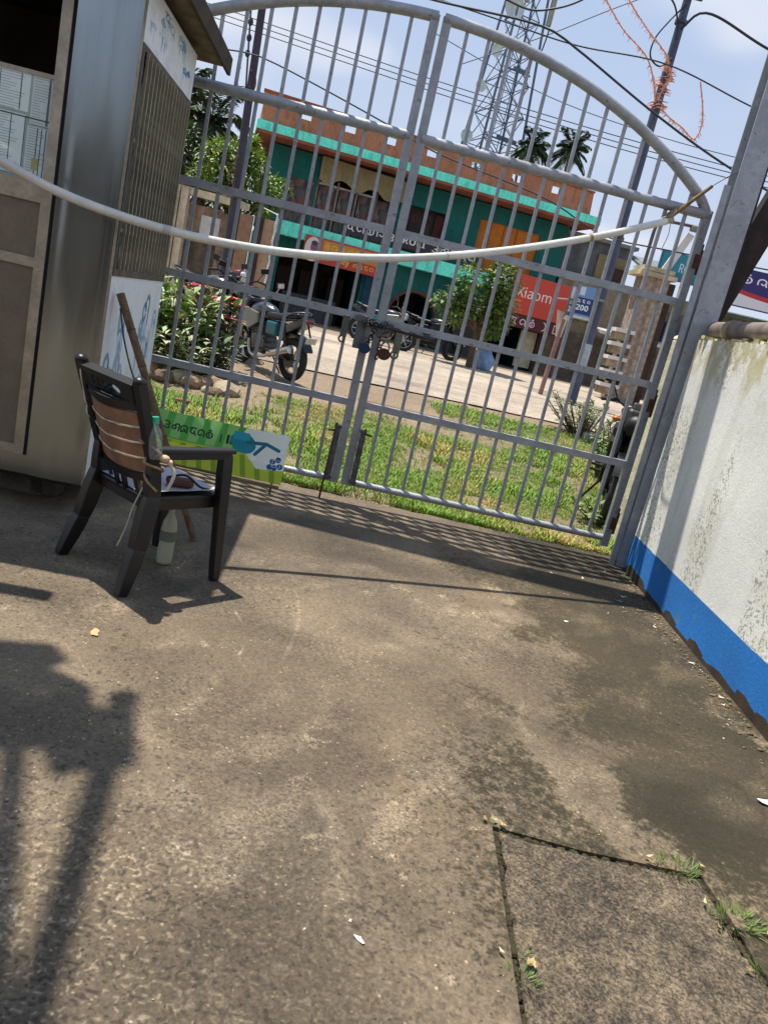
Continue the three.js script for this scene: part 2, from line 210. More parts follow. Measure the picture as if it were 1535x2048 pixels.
// ───────────────────────── boundary wall, pipe, pier ─────────────────────────
{
  const N = 2048, M = 512, Z0 = -5.86, L = 7.4, Hh = 1.85; const jag = z => 0.022 + 0.035 * Math.max(0, fbm(z * 3.1, 2, 3, 6) - 0.35) * 2 + (h3(Math.floor(z * 4.3), 1, 4) > 0.55 ? 0.042 * (1 - Math.abs(((z * 4.3) % 1 + 1) % 1 - 0.4)) : 0);
  const t = dataTex(N, M, (u, v) => {
    const z = Z0 + u * L, y = v * Hh; const n = fbm(z * 2, y * 2, 4, 3), f = n2(z * 90, y * 90, 2), s = fbm(z * 14, y * 9, 3, 5);
    let c = [236, 236, 228].map((q) => q * (0.9 + 0.14 * n + 0.06 * (f - 0.5)));
    // black mildew specks, denser low and along the top
    const patch = Math.max(ss(0.54, 0.72, fbm(z * 1.6 + 4, y * 1.6, 4, 8)) * 0.8, ss(0.50, 0.68, fbm(z * 3.2, y * 1.0, 4, 9)) * 0.75, ss(1.5, 1.8, y) * 0.55);
    const sp = n2(z * 70, y * 70, 17) * 0.6 + n2(z * 160, y * 160, 18) * 0.4; const md = ss(0.62, 0.80, sp + 0.10 * patch) * patch; c = c.map((q, i) => mix(q, [58, 56, 42][i], clamp(md * 0.5)));
    const ys = ss(1.45, 1.8, y + 0.35 * (s - 0.5)) * 0.5 + patch * 0.16; c = c.map((q, i) => mix(q, [172, 160, 104][i], clamp(ys * ss(0.35, 0.65, s))));
    const run = ss(0.58, 0.72, fbm(z * 5, y * 0.9, 3, 24)) * 0.10; c = c.map((q, i) => mix(q, [120, 118, 98][i], run));
    if (y < 0.292 + 0.006 * (n2(z * 8, 1, 3) - 0.5)) { const k = 0.86 + 0.22 * n + 0.12 * (f - 0.5); c = [30 * k, 114 * k, 190 * k]; const chip = ss(0.70, 0.76, fbm(z * 9, y * 9, 3, 44)); c = c.map((q, i) => mix(q, [120, 130, 130][i], chip * 0.35)); }
    if (y < jag(z)) { const k = 0.7 + 0.5 * s; c = [62 * k, 50 * k, 34 * k]; }
    return c;
  }, { wrap: false });
  const g = metreUV(span(2.07, 2.28, -0.08, 1.83, -5.86, 1.5)); const nz = 60; // slightly uneven coping
  const p = g.attributes.position, uv = g.attributes.uv; for (let i = 0; i < p.count; i++) uv.setXY(i, (p.getZ(i) - Z0) / L, p.getY(i) / Hh);
  const b = grainBump.clone(); b.repeat.set(L / 0.7, Hh / 0.7); b.needsUpdate = true;
  const plaster = new THREE.MeshStandardMaterial({ map: t, roughness: 0.92, bumpMap: b, bumpScale: 0.0015, side: THREE.DoubleSide });
  const wall = thing('boundary_wall', 'white plastered boundary wall with blue painted foot and mildew', 'wall');
  obj('wall_body', g, plaster, wall, true);
  const rr = rng(77), crumbs = []; for (let z = -5.8; z < 1.4; z += 0.028) { const h = 0.012 + 0.03 * rr() * fbm(z * 5, 1, 2, 3); crumbs.push(box(0.05 + 0.12 * rr(), h, 0.02 + 0.03 * rr(), 2.10 + 0.10 * rr(), 1.828 + h / 2, z, 0, rr() * 3, 0.2 * (rr() - 0.5))); }
  tag(obj('crumbling_coping', crumbs, worn([186, 180, 140], 0.3, 60, 0.95), wall), 'crumbling yellowed mortar along the wall top', null, null, 'stuff');
  // soil and mortar crumbs at the foot
  const foot = []; for (let i = 0; i < 260; i++) { const z = -5.7 + 4.6 * rr(), r = 0.004 + 0.012 * rr() * rr(), x = 2.06 - 0.02 - 0.16 * rr() * rr(); foot.push(new THREE.IcosahedronGeometry(r, 0).scale(1.3, 0.6, 1).rotateY(rr() * 6).translate(x, r * 0.4, z)); }
  tag(obj('mortar_crumbs', foot, worn([118, 104, 76], 0.35, 61, 1)), 'loose mortar crumbs scattered along the foot of the wall', 'rubble', null, 'stuff');

  const pm = worn([122, 110, 104], 0.22, 33, 0.62, 0.1, 2);
  const pipe = thing('wall_pipe', 'brown pipe lying along the top of the boundary wall', 'pipe');
  obj('pipe_body', new THREE.CylinderGeometry(0.062, 0.062, 6.4, 24).rotateX(Math.PI / 2).translate(2.17, 1.918, -2.68), pm, pipe);
  obj('pipe_collar', new THREE.CylinderGeometry(0.072, 0.072, 0.10, 24).rotateX(Math.PI / 2).translate(2.17, 1.918, -5.55), worn([150, 132, 104], 0.3, 34, 0.7), pipe);
  for (const z of [-5.2, -4.1, -2.6, -0.9]) obj('saddle', rbox(0.12, 0.034, 0.14, 0.006, 2.17, 1.847, z), worn([96, 92, 82], 0.3, 35, 0.9), pipe);

  const pier = thing('gate_pier', 'cream plastered pier standing outside behind the gate post', 'pillar');
  const cream = worn([186, 178, 150], 0.16, 36, 0.9, 0, 1, { bumpMap: grainBump, bumpScale: 0.006 });
  obj('pier_body', rbox(0.40, 1.92, 0.34, 0.02, 2.40, 0.88, -6.68), cream, pier);
  obj('pier_cap', extr((() => { const s = new THREE.Shape(); s.moveTo(-0.2, 0); s.lineTo(0.2, 0); s.absarc(0, 0, 0.2, 0, Math.PI, false); return s; })(), 0.34).scale(1, 0.35, 1).translate(2.40, 1.84, -6.85), cream, pier);
}

// ───────────────────────── the gate ─────────────────────────
const gateTex = dataTex(512, 512, (u, v) => { const n = 0.4 * tileN(u, v, 5, 3) + 0.3 * tileN(u, v, 22, 4) + 0.3 * tileN(u, v, 120, 5); const rust = 0.55 * ss(0.80, 0.90, tileN(u, v, 17, 9) * 0.6 + tileN(u, v, 70, 10) * 0.4); const k = 0.82 + 0.34 * n; return [mix(154 * k, 110, rust), mix(156 * k, 88, rust), mix(160 * k, 68, rust)]; }, { rep: [1.3, 1.3] });
const gateMat = new THREE.MeshStandardMaterial({ map: gateTex, roughness: 0.46, metalness: 0.25, bumpMap: grainBump, bumpScale: 0.0012, side: THREE.DoubleSide });
const darkSteel = worn([84, 84, 90], 0.3, 45, 0.5, 0.5, 2), rustSteel = worn([92, 62, 46], 0.4, 46, 0.75, 0.35, 3);
const GA = 4.57 * R;                               // the gate stands 4.6 degrees off the wall's square
const gateAt = (s, y = 0, off = 0) => [-0.339 + s * Math.cos(GA) + off * Math.sin(GA), y, -5.937 - s * Math.sin(GA) + off * Math.cos(GA)];
const archY = s => { const a = (s - 0.06) / 2.25; return 2.72 + 0.79 * Math.pow(Math.max(0, 1 - a * a), 0.86); };
{
  const mk = (dir, label) => {  // dir +1: right leaf, hinged on the right
    const leaf = thing('gate_leaf', label, 'gate', gateAt(0.06), GA, 'two leaves of the main gate');
    const x = u => dir * u, W = 2.25, in0 = 0.012;
    const S = (u0, u1, y0, y1, d) => span(Math.min(x(u0), x(u1)), Math.max(x(u0), x(u1)), y0, y1, -d / 2, d / 2);
    obj('meeting_stile', S(in0, in0 + 0.062, 0.15, 3.50, 0.05), gateMat, leaf);
    obj('hinge_stile', S(W - 0.06, W, 0.10, 2.74, 0.05), gateMat, leaf);
    for (const y of [2.072, 1.432, 0.79]) obj('rail', S(in0 + 0.063, W - 0.061, y - 0.026, y + 0.026, 0.044), gateMat, leaf);
    obj('bottom_pipe', rod([x(in0 + 0.03), 0.172, 0], [x(W - 0.03), 0.165, 0], 0.026, 0.026, 14), gateMat, leaf);
    obj('top_pipe', rod([x(in0 + 0.03), 2.72, 0.004], [x(W - 0.02), 2.71, 0.004], 0.036, 0.036, 16), gateMat, leaf);
    const ap = []; for (let k = 0; k <= 24; k++) { const u = mix(in0 + 0.01, W - 0.025, k / 24); ap.push([x(u), archY(0.06 + u) - 0.02, 0.002]); } ap[24][1] = 2.70;
    obj('arch_pipe', tube(ap, 0.037, 60, 14), gateMat, leaf);
    for (let k = 1; k <= 13; k++) { const u = mix(in0 + 0.031, W - 0.03, k / 14); const top = archY(0.06 + u) - 0.03; obj('bar', box(0.0245, top - 0.18, 0.020, x(u), (top + 0.18) / 2, -0.006, 0, 0, 0.0025 * Math.sin(k * 7.3 + dir)), gateMat, leaf); }
    return leaf;
  };
  const right = mk(1, 'right leaf of the grey barred arched gate beside the white wall');
  const left = mk(-1, 'left leaf of the grey barred arched gate, partly behind the kiosk');
  // drop bolts beside the meeting stiles
  for (const [leaf, d] of [[left, -1], [right, 1]]) {
    obj('bolt_housing', [rbox(0.042, 0.42, 0.035, 0.006, d * 0.098, 0.385, 0.042), rbox(0.056, 0.02, 0.045, 0.004, d * 0.098, 0.595, 0.042), rbox(0.056, 0.02, 0.045, 0.004, d * 0.098, 0.19, 0.042)], darkSteel, leaf);
  }
  obj('drop_bolt', [rod([-0.13, 0.002, 0.05], [-0.115, 0.62, 0.05], 0.009), rod([-0.118, 0.56, 0.05], [-0.17, 0.56, 0.085], 0.008)], rustSteel, left);
  obj('drop_bolt', [rod([0.115, 0.165, 0.05], [0.112, 0.62, 0.05], 0.009), rod([0.112, 0.58, 0.05], [0.165, 0.58, 0.085], 0.008)], rustSteel, right);
  // sliding latch with its hanging hasp plates
  obj('latch_bar', rod([-0.05, 1.400, 0.055], [0.47, 1.388, 0.055], 0.017, 0.017, 12), worn([70, 64, 66], 0.35, 47, 0.35, 0.8, 4), right);
  for (const u of [0.12, 0.40]) obj('latch_keeper', rbox(0.05, 0.06, 0.045, 0.006, u, 1.40, 0.045), darkSteel, right);
  obj('hasp_plate', [rbox(0.055, 0.16, 0.012, 0.004, 0.20, 1.31, 0.060), new THREE.TorusGeometry(0.026, 0.008, 8, 18).translate(0.195, 1.215, 0.060)], worn([110, 112, 96], 0.2, 48, 0.5, 0.4), right);
  obj('hasp_plate', [rbox(0.075, 0.20, 0.012, 0.004, -0.09, 1.30, 0.040), rbox(0.09, 0.05, 0.04, 0.005, -0.10, 1.42, 0.04)], worn([104, 106, 108], 0.2, 49, 0.5, 0.4), left);
  obj('hasp_plate', [rbox(0.05, 0.16, 0.012, 0.004, -0.21, 1.34, 0.040), new THREE.TorusGeometry(0.022, 0.007, 8, 18).translate(-0.215, 1.245, 0.040)], worn([86, 88, 80], 0.2, 50, 0.5, 0.4), left);
  // hinges
  for (const y of [0.30, 1.28, 2.38]) obj('hinge', [rod([2.262, y - 0.09, 0], [2.262, y + 0.09, 0], 0.017, 0.017, 12), box(0.05, 0.10, 0.016, 2.24, y, 0.028), rod([2.262, y + 0.09, 0], [2.262, y + 0.13, 0], 0.010, 0.010, 8)], rustSteel, right);
  for (const y of [0.30, 1.28, 2.38]) obj('hinge', [rod([-2.262, y - 0.09, 0], [-2.262, y + 0.09, 0], 0.017, 0.017, 12), box(0.05, 0.10, 0.016, -2.24, y, 0.028)], rustSteel, left);
}
{ // chain and padlocks hanging where the leaves meet
  const c = thing('lock_chain', 'dark steel chain wound round the meeting stiles of the gate', 'chain', gateAt(0.06), GA);
  const link = new THREE.TorusGeometry(0.013, 0.0045, 6, 12).scale(1, 1.5, 1); const pts = []; const rr = rng(9);
  for (let k = 0; k < 14; k++) { const a = k / 14 * Math.PI * 2; pts.push([0.03 + 0.085 * Math.cos(a), 1.405 + 0.025 * Math.sin(a * 2) - 0.02 * Math.cos(a), 0.075 * Math.sin(a)]); }
  for (let k = 0; k < 9; k++) pts.push([0.055 + 0.014 * Math.sin(k * 2.1) + 0.03 * (k / 9), 1.39 - k * 0.027, 0.085]);
  for (let k = 0; k < 6; k++) pts.push([0.02 - 0.008 * k, 1.38 - k * 0.026, 0.088]);
  for (let k = 0; k < 7; k++) pts.push([-0.01 - 0.012 * k, 1.40 + 0.02 * Math.sin(k), 0.08]);
  const cm = worn([74, 70, 66], 0.4, 51, 0.4, 0.85, 4);
  pts.forEach((p, k) => obj('link', link.clone().rotateY(k % 2 ? Math.PI / 2 : 0.2).rotateZ(0.3 * Math.sin(k * 1.7)).translate(...p), cm, c));
  const lock = (name, label, u, y, col, r) => { const t = thing(name, label, 'padlock', gateAt(0.06 + u, y, 0.095), GA); obj('lock_body', new THREE.CylinderGeometry(r, r * 1.02, 0.032, 24).rotateX(Math.PI / 2).scale(1, 0.86, 1), col, t); obj('shackle', tube([[-r * 0.55, r * 0.5, 0], [-r * 0.55, r * 1.3, 0], [0, r * 1.85, 0], [r * 0.55, r * 1.3, 0], [r * 0.55, r * 0.5, 0]], 0.006, 24, 8), worn([120, 116, 108], 0.2, 52, 0.3, 0.9), t); };
  lock('padlock', 'round dark blue padlock hanging below the gate latch', -0.035, 1.215, worn([30, 62, 92], 0.25, 53, 0.45, 0.4), 0.044);
  lock('padlock', 'round rusty brown padlock hanging beside the blue one', 0.115, 1.205, worn([88, 54, 42], 0.35, 54, 0.6, 0.4), 0.050);
}
{ // gantry over the gate: the posts, braces and the name board above the frame that shades the ground
  const g = thing('gate_gantry', 'grey steel gantry post with dark braces carrying a board over the gate', 'gantry');
  const gm = new THREE.MeshStandardMaterial({ map: gateTex, color: new THREE.Color().setRGB(1.0, 1.03, 1.06), roughness: 0.5, metalness: 0.25, side: THREE.DoubleSide });
  const H = 6.45;
  const post = (x, z) => [beam([x, -0.02, z + 0.085], [x - 0.045, H, z + 0.085], 0.18, 0.012), beam([x, -0.02, z - 0.085], [x - 0.045, H, z - 0.085], 0.18, 0.012), beam([x - 0.012, -0.02, z], [x - 0.057, H, z], 0.014, 0.158)];
  obj('post', post(2.115, -6.03), gm, g); obj('post', post(-2.76, -6.18), gm, g);
  obj('packing_plate', beam([1.990, 0.0, -5.952], [1.958, 2.9, -5.952], 0.045, 0.012), gm, g);
  const dk = worn([46, 34, 32], 0.3, 56, 0.7, 0.2, 2);
  obj('brace', beam([2.262, 1.86, -6.22], [2.215, 5.2, -6.22], 0.075, 0.10), dk, g);
  obj('brace', beam([2.20, 1.86, -6.34], [3.02, 5.0, -6.34], 0.20, 0.11), dk, g);
  obj('brace_foot', span(2.16, 2.62, 1.835, 1.87, -6.42, -6.14), dk, g);
  obj('brace_pad', rbox(0.44, 1.85, 0.24, 0.01, 2.41, 0.91, -6.29), worn([150, 144, 126], 0.2, 58, 0.9), g);
  const brd = worn([150, 156, 160], 0.12, 57, 0.6, 0.2);
  obj('name_board', [beam([-2.82, 5.62, -6.20], [2.12, 5.62, -5.98], 1.52, 0.05)], brd, g);
  for (const y of [4.82, 6.38]) obj('crossbeam', beam([-2.78, y, -6.18], [2.08, y, -6.03], 0.06, 0.06), gm, g);
}

// ───────────────────────── the kiosk ─────────────────────────
const oriya = (x, cx, cy, s, k) => { // one rounded letter of a curly script, several forms
  const f = k % 7, P = (a, b) => [cx + a * s, cy + b * s], M = (...p) => x.moveTo(...P(...p)), L = (...p) => x.lineTo(...P(...p)), A = (a, b, r, t0, t1, c) => x.arc(...P(a, b), r * s, t0, t1, c), Q = (a, b, c, d) => x.quadraticCurveTo(...P(a, b), ...P(c, d));
  const go = (...fs) => fs.forEach(q => { x.beginPath(); q(); x.stroke(); });
  if (f === 0) go(() => A(0, 0, 0.36, 2.8, 6.6), () => { M(-0.34, 0.1); Q(-0.2, 0.5, 0.1, 0.2); }, () => { M(0.36, -0.05); L(0.36, 0.42); });
  else if (f === 1) go(() => A(0, 0.05, 0.34, 0, 6.28), () => { M(-0.1, -0.1); Q(0.1, 0.05, -0.08, 0.2); }, () => A(0, -0.48, 0.12, 3.1, 6.3));
  else if (f === 2) go(() => { M(-0.36, 0.35); Q(-0.5, -0.4, 0, -0.36); Q(0.4, -0.3, 0.3, 0.1); Q(0.1, 0.4, -0.1, 0.1); }, () => { M(0.3, 0.1); L(0.42, 0.45); });
  else if (f === 3) go(() => { M(-0.3, -0.35); Q(0.3, -0.45, 0.3, -0.1); Q(0.1, 0.1, -0.1, 0.05); Q(0.4, 0.1, 0.25, 0.42); Q(-0.1, 0.55, -0.3, 0.3); });
  else if (f === 4) go(() => A(-0.15, 0.1, 0.22, 0.4, 5.9), () => A(0.2, -0.1, 0.24, 2.6, 7.0), () => { M(0.42, 0); L(0.40, 0.45); });
  else if (f === 5) go(() => A(0, 0, 0.36, 3.3, 6.1), () => { M(-0.36, 0); L(-0.30, 0.42); Q(0, 0.2, 0.34, 0.42); L(0.36, -0.05); }, () => { M(-0.05, 0.02); L(0.1, 0.14); });
  else go(() => { M(-0.38, -0.3); Q(0, -0.5, 0.38, -0.3); }, () => { M(0, -0.4); Q(-0.4, 0.1, -0.05, 0.3); Q(0.35, 0.35, 0.2, -0.05); }, () => { M(0.2, 0.2); L(0.42, 0.48); });
};
{
  const K = thing('kiosk', 'stainless steel guard kiosk with barred side window and faded blue lettering', 'kiosk', [-1.617, 0, -4.2], 5 * R);
  // local frame: x = 0 at the right front corner (negative to the left), z = 0 at the front (negative to the back)
  const steelTex = dataTex(512, 1024, (u, v) => { const n = 0.5 * tileN(u, v, 3, 4) + 0.3 * tileN(u, v, 9, 5) + 0.2 * n2(u * 400, v * 6, 6); const k = 0.86 + 0.24 * n; return [152 * k, 159 * k, 160 * k]; }, { rep: [0.8, 0.5] });
  const steel = new THREE.MeshStandardMaterial({ map: steelTex, metalness: 1, roughness: 0.2, side: THREE.DoubleSide });
  const alu = new THREE.MeshStandardMaterial({ color: wornColor([168, 158, 140]), map: wearMap(0.2, 1), metalness: 0.7, roughness: 0.45, side: THREE.DoubleSide });
  const inner = worn([52, 50, 46], 0.2, 91, 0.9), black = std([0.012, 0.012, 0.013], 0.8), dull = worn([118, 106, 92], 0.12, 92, 0.55, 0.4);
  const D = 1.22, T = 2.78, B = 0.19, Wd = 1.9;
  obj('floor_frame', [span(-Wd, -0.10, B - 0.05, B - 0.002, -D + 0.10, -0.10)], inner, K);
  for (const [x, z] of [[-0.30, -0.34], [-0.30, -D + 0.24], [-1.0, -0.34], [-Wd + 0.12, -0.14], [-Wd + 0.12, -D + 0.14]]) obj('foot_block', rbox(0.16, B - 0.05, 0.16, 0.01, x, (B - 0.05) / 2, z), worn([70, 62, 54], 0.3, 93, 0.95), K);
  obj('added_shade_plinth', span(-Wd, -0.30, 0, B - 0.052, -D + 0.12, -0.26), worn([92, 82, 72], 0.3, 101, 0.95), K);  // block added under the kiosk to keep light out of the gap
  obj('added_shadow_bar', rod([-1.40, 2.90, 0.57], [-0.49, 2.90, 0.55], 0.062, 0.055, 14), worn([120, 100, 74], 0.3, 102, 0.9, 0, 3), K); obj('shadow_bar_bracket', [rod([-0.9, 2.87, 0.27], [-0.9, 2.87, 0.55], 0.012), rod([-1.25, 2.87, 0.27], [-1.25, 2.87, 0.56], 0.012)], alu, K);  // bar and brackets added above the view only to cast the hard bar shadow
  // folded steel corner sheet, creased slightly outwards
  { const g = new THREE.PlaneGeometry(0.318, T - B, 24, 90).translate(-0.159, (T + B) / 2, 0), p = g.attributes.position; for (let i = 0; i < p.count; i++) { const x = p.getX(i), y = p.getY(i), e = ss(0, -0.05, x) * ss(-0.318, -0.26, x); p.setZ(i, e * (0.010 * Math.sin((x + 0.318) / 0.318 * Math.PI) + 0.010 * (n2(x * 7 + 3, y * 1.3, 5) - 0.5) + 0.004 * (n2(x * 16, y * 3.1, 6) - 0.5))); } g.computeVertexNormals(); obj('corner_sheet', [g], steel, K); obj('sheet_return', span(-0.02, -0.001, B, T, -0.034, -0.002), steel, K); }
  obj('corner_trim', [beam([0.004, B, 0.004], [0.004, T, 0.004], 0.012, 0.012)], alu, K);
  obj('seam_gasket', span(-0.334, -0.319, B + 0.1, T - 0.02, -0.03, -0.012), black, K);
  // door with paper-covered window
  const door = obj('door_frame', [span(-0.39, -0.337, 0.30, T - 0.03, -0.03, 0.004), span(-1.10, -1.05, 0.30, T - 0.03, -0.03, 0.004), span(-1.05, -0.39, 1.635, 1.735, -0.03, 0.002), span(-1.05, -0.39, 1.31, 1.36, -0.03, 0.002), span(-1.05, -0.39, 0.30, 0.35, -0.03, 0.002), span(-1.05, -0.39, T - 0.09, T - 0.03, -0.03, 0.002)], alu, K);
  obj('lower_panel', span(-1.05, -0.39, 0.35, 1.31, -0.026, -0.012), dull, door); obj('middle_panel', span(-1.05, -0.39, 1.36, 1.635, -0.026, -0.012), dull, door);
  obj('sill_panel', span(-Wd, -0.004, B, 0.298, -0.03, -0.003), steel, K);
  obj('front_wall', [span(-Wd, -1.10, 0.30, T, -0.03, -0.006)], steel, K);
  obj('screw', [[-0.365, 1.30], [-0.365, 1.70], [-0.372, 0.34]].map(([x, y]) => ball(0.006, x, y, 0.005, 1, 1, 0.5)), alu, door);
  const papers = canvasTex(512, 512, (x, w, h) => {
    x.fillStyle = '#93a6a0'; x.fillRect(0, 0, w, h); const r = rng(31);
    const sheet = (X, Y, a, b, tone) => { x.fillStyle = `rgb(${tone + 66},${tone + 80},${tone + 80})`; x.fillRect(X, Y, a, b); x.strokeStyle = 'rgba(30,58,62,.75)'; x.lineWidth = 2; for (let q = 0; q < b; q += 13) { x.beginPath(); x.moveTo(X + 6, Y + q + 8); x.lineTo(X + a * (0.35 + 0.55 * r()), Y + q + 8); x.stroke(); } x.lineWidth = 4; for (let q = 0; q < 3; q++) { const t = X + a * r(); x.beginPath(); x.moveTo(t, Y + 4); x.lineTo(t, Y + b - 4); x.stroke(); } };
    sheet(300, 10, 120, 180, 150); sheet(430, 0, 76, 240, 128); sheet(180, 0, 110, 210, 158); sheet(20, 10, 150, 190, 140); sheet(0, 225, 140, 260, 128); sheet(150, 220, 130, 270, 148); sheet(290, 205, 126, 290, 152); sheet(424, 250, 88, 250, 132);
    x.strokeStyle = '#20343a'; x.lineWidth = 7; x.beginPath(); x.moveTo(0, 214); x.lineTo(512, 214); x.stroke(); x.fillStyle = '#a89f72'; x.fillRect(452, 400, 26, 60);
  });
  obj('notice_papers', panel(0.66, 0.50, -0.72, 1.985, -0.022), new THREE.MeshStandardMaterial({ map: papers, roughness: 0.85, side: THREE.DoubleSide }), door, true);
  obj('blind_rail', span(-1.05, -0.39, 2.225, 2.245, -0.03, -0.008), alu, door); obj('inner_lining', [span(-Wd + 0.022, -0.022, B, T, -D + 0.022, -D + 0.03), span(-Wd + 0.022, -1.12, B, T, -0.05, -0.036), span(-Wd + 0.022, -Wd + 0.03, B, T, -D + 0.03, -0.05)], worn([96, 84, 70], 0.2, 103, 0.9), K); obj('inner_shelf', [span(-1.5, -0.12, 1.30, 1.33, -D + 0.03, -0.72), span(-1.5, -0.5, 2.05, 2.08, -D + 0.03, -0.90)], worn([110, 84, 58], 0.25, 104, 0.8), K);
  obj('window_pane', span(-1.05, -0.39, 1.735, 2.225, -0.014, -0.010), new THREE.MeshPhysicalMaterial({ color: 0xffffff, roughness: 0.06, transmission: 1, thickness: 0, ior: 1.5, side: THREE.DoubleSide }), door);
  // right side: white boards above and below a barred window
  const lettering = (seed, w, h, dens) => canvasTex(w, h, (x) => {
    x.fillStyle = '#f0f2f4'; x.fillRect(0, 0, w, h); const r = rng(seed);
    for (let i = 0; i < 90; i++) { x.fillStyle = `rgba(${170 + 40 * r() | 0},${180 + 40 * r() | 0},${190 + 30 * r() | 0},.12)`; x.fillRect(r() * w, r() * h, 8 + 50 * r(), 20 + 120 * r()); }
    x.lineCap = 'round'; for (let i = 0; i < dens; i++) { const X = (0.08 + 0.84 * r()) * w, Y = (0.12 + 0.7 * r()) * h; x.globalAlpha = 0.25 + 0.5 * r(); x.strokeStyle = ['#3c6f9e', '#2f5f92', '#5b8db4'][i % 3]; x.lineWidth = 6 + 9 * r(); oriya(x, X, Y, 34 + 40 * r(), i + seed); for (let q = 0; q < 5; q++) { x.globalAlpha = 0.10 + 0.12 * r(); x.fillStyle = '#4f83b0'; x.fillRect(X - 30 + 60 * r(), Y - 10 * r(), 3 + 9 * r(), 30 + 90 * r()); } } // old lettering, run and flaked
    x.globalAlpha = 1; for (let i = 0; i < 260; i++) { x.fillStyle = `rgba(70,60,45,${0.1 + 0.25 * r()})`; x.fillRect(r() * w, r() * h, 1 + 2.5 * r(), 1 + 5 * r()); }
  });
  const board = (w, h, y0, seed, dens, name) => { const g = panel(D - 0.02, h).rotateY(Math.PI / 2).translate(0.004, y0 + h / 2, -D / 2 - 0.005); obj(name, g, new THREE.MeshStandardMaterial({ map: lettering(seed, 512, 384, dens), roughness: 0.6, side: THREE.DoubleSide }), K, true); };
  obj('side_backing', [span(-0.02, 0, B, 1.36, -D, -0.034), span(-0.02, 0, 2.50, T, -D, -0.034)], inner, K);
  board(0, 1.165, B + 0.005, 12, 20, 'lower_side_board'); board(0, 0.275, 2.502, 40, 12, 'upper_side_board');
  obj('window_frame', [span(-0.015, 0.010, 1.36, 1.40, -D, -0.02), span(-0.015, 0.010, 2.47, 2.50, -D, -0.02), span(-0.015, 0.010, 1.40, 2.47, -D, -D + 0.03), span(-0.015, 0.010, 1.40, 2.47, -0.055, -0.02)], worn([104, 96, 82], 0.3, 95, 0.7, 0.2), K);
  const bm = worn([158, 148, 124], 0.3, 96, 0.5, 0.3); for (let k = 0; k < 15; k++) obj('window_bar', box(0.014, 1.07, 0.012, 0.016, 1.935, -0.10 - k * 0.0745), bm, K);
  for (const y of [1.60, 2.05]) obj('bar_strap', box(0.006, 0.022, D - 0.08, 0.006, y, -D / 2), bm, K);
  obj('sliding_pane', [span(-0.075, -0.070, 1.40, 2.47, -D + 0.03, -0.06)], new THREE.MeshPhysicalMaterial({ color: new THREE.Color().setRGB(0.55, 0.62, 0.62), roughness: 0.08, transmission: 0.85, thickness: 0, side: THREE.DoubleSide }), K);
  obj('pane_frame', [0.06, 0.42, 0.78, 1.16].map(z => span(-0.085, -0.060, 1.40, 2.47, -z - 0.03, -z)), alu, K);
  for (let k = 0; k < 9; k++) obj('paper_note', box(0.002, 0.07, 0.06, -0.066, 1.46 + 0.012 * (k % 3), -0.13 - 0.12 * k, 0.1 * (k % 2)), worn([150, 150, 140], 0.15, 97, 0.9), K);
  for (let k = 0; k < 10; k++) obj('fringe_tab', box(0.003, 0.075 + 0.02 * (k % 3), 0.05, -0.045, 2.43, -0.12 - 0.105 * k, 0.15 * ((k % 3) - 1)), worn([130, 118, 92], 0.25, 98, 0.9), K);
  obj('rear_and_left_wall', [span(-Wd, 0, B, T, -D, -D + 0.02), span(-Wd, -Wd + 0.02, B, T, -D + 0.02, -0.03)], steel, K);
  // roof: a weathered board deck with a dark drip edge
  const rf = worn([104, 88, 66], 0.35, 99, 0.95, 0, 2);
  obj('roof', [box(Wd + 0.34, 0.055, D + 0.56, -Wd / 2 + 0.0, T + 0.065, -D / 2 - 0.005, 0, 0, 0)], rf, K);
  obj('roof_fascia', [span(0.150, 0.172, T - 0.005, T + 0.10, -D - 0.29, 0.275), span(-Wd - 0.17, 0.150, T - 0.005, T + 0.095, 0.272, 0.292)], worn([70, 60, 46], 0.4, 100, 0.95, 0, 3), K);
  obj('ceiling', span(-Wd + 0.02, -0.02, T, T + 0.03, -D + 0.02, -0.03), inner, K);
}

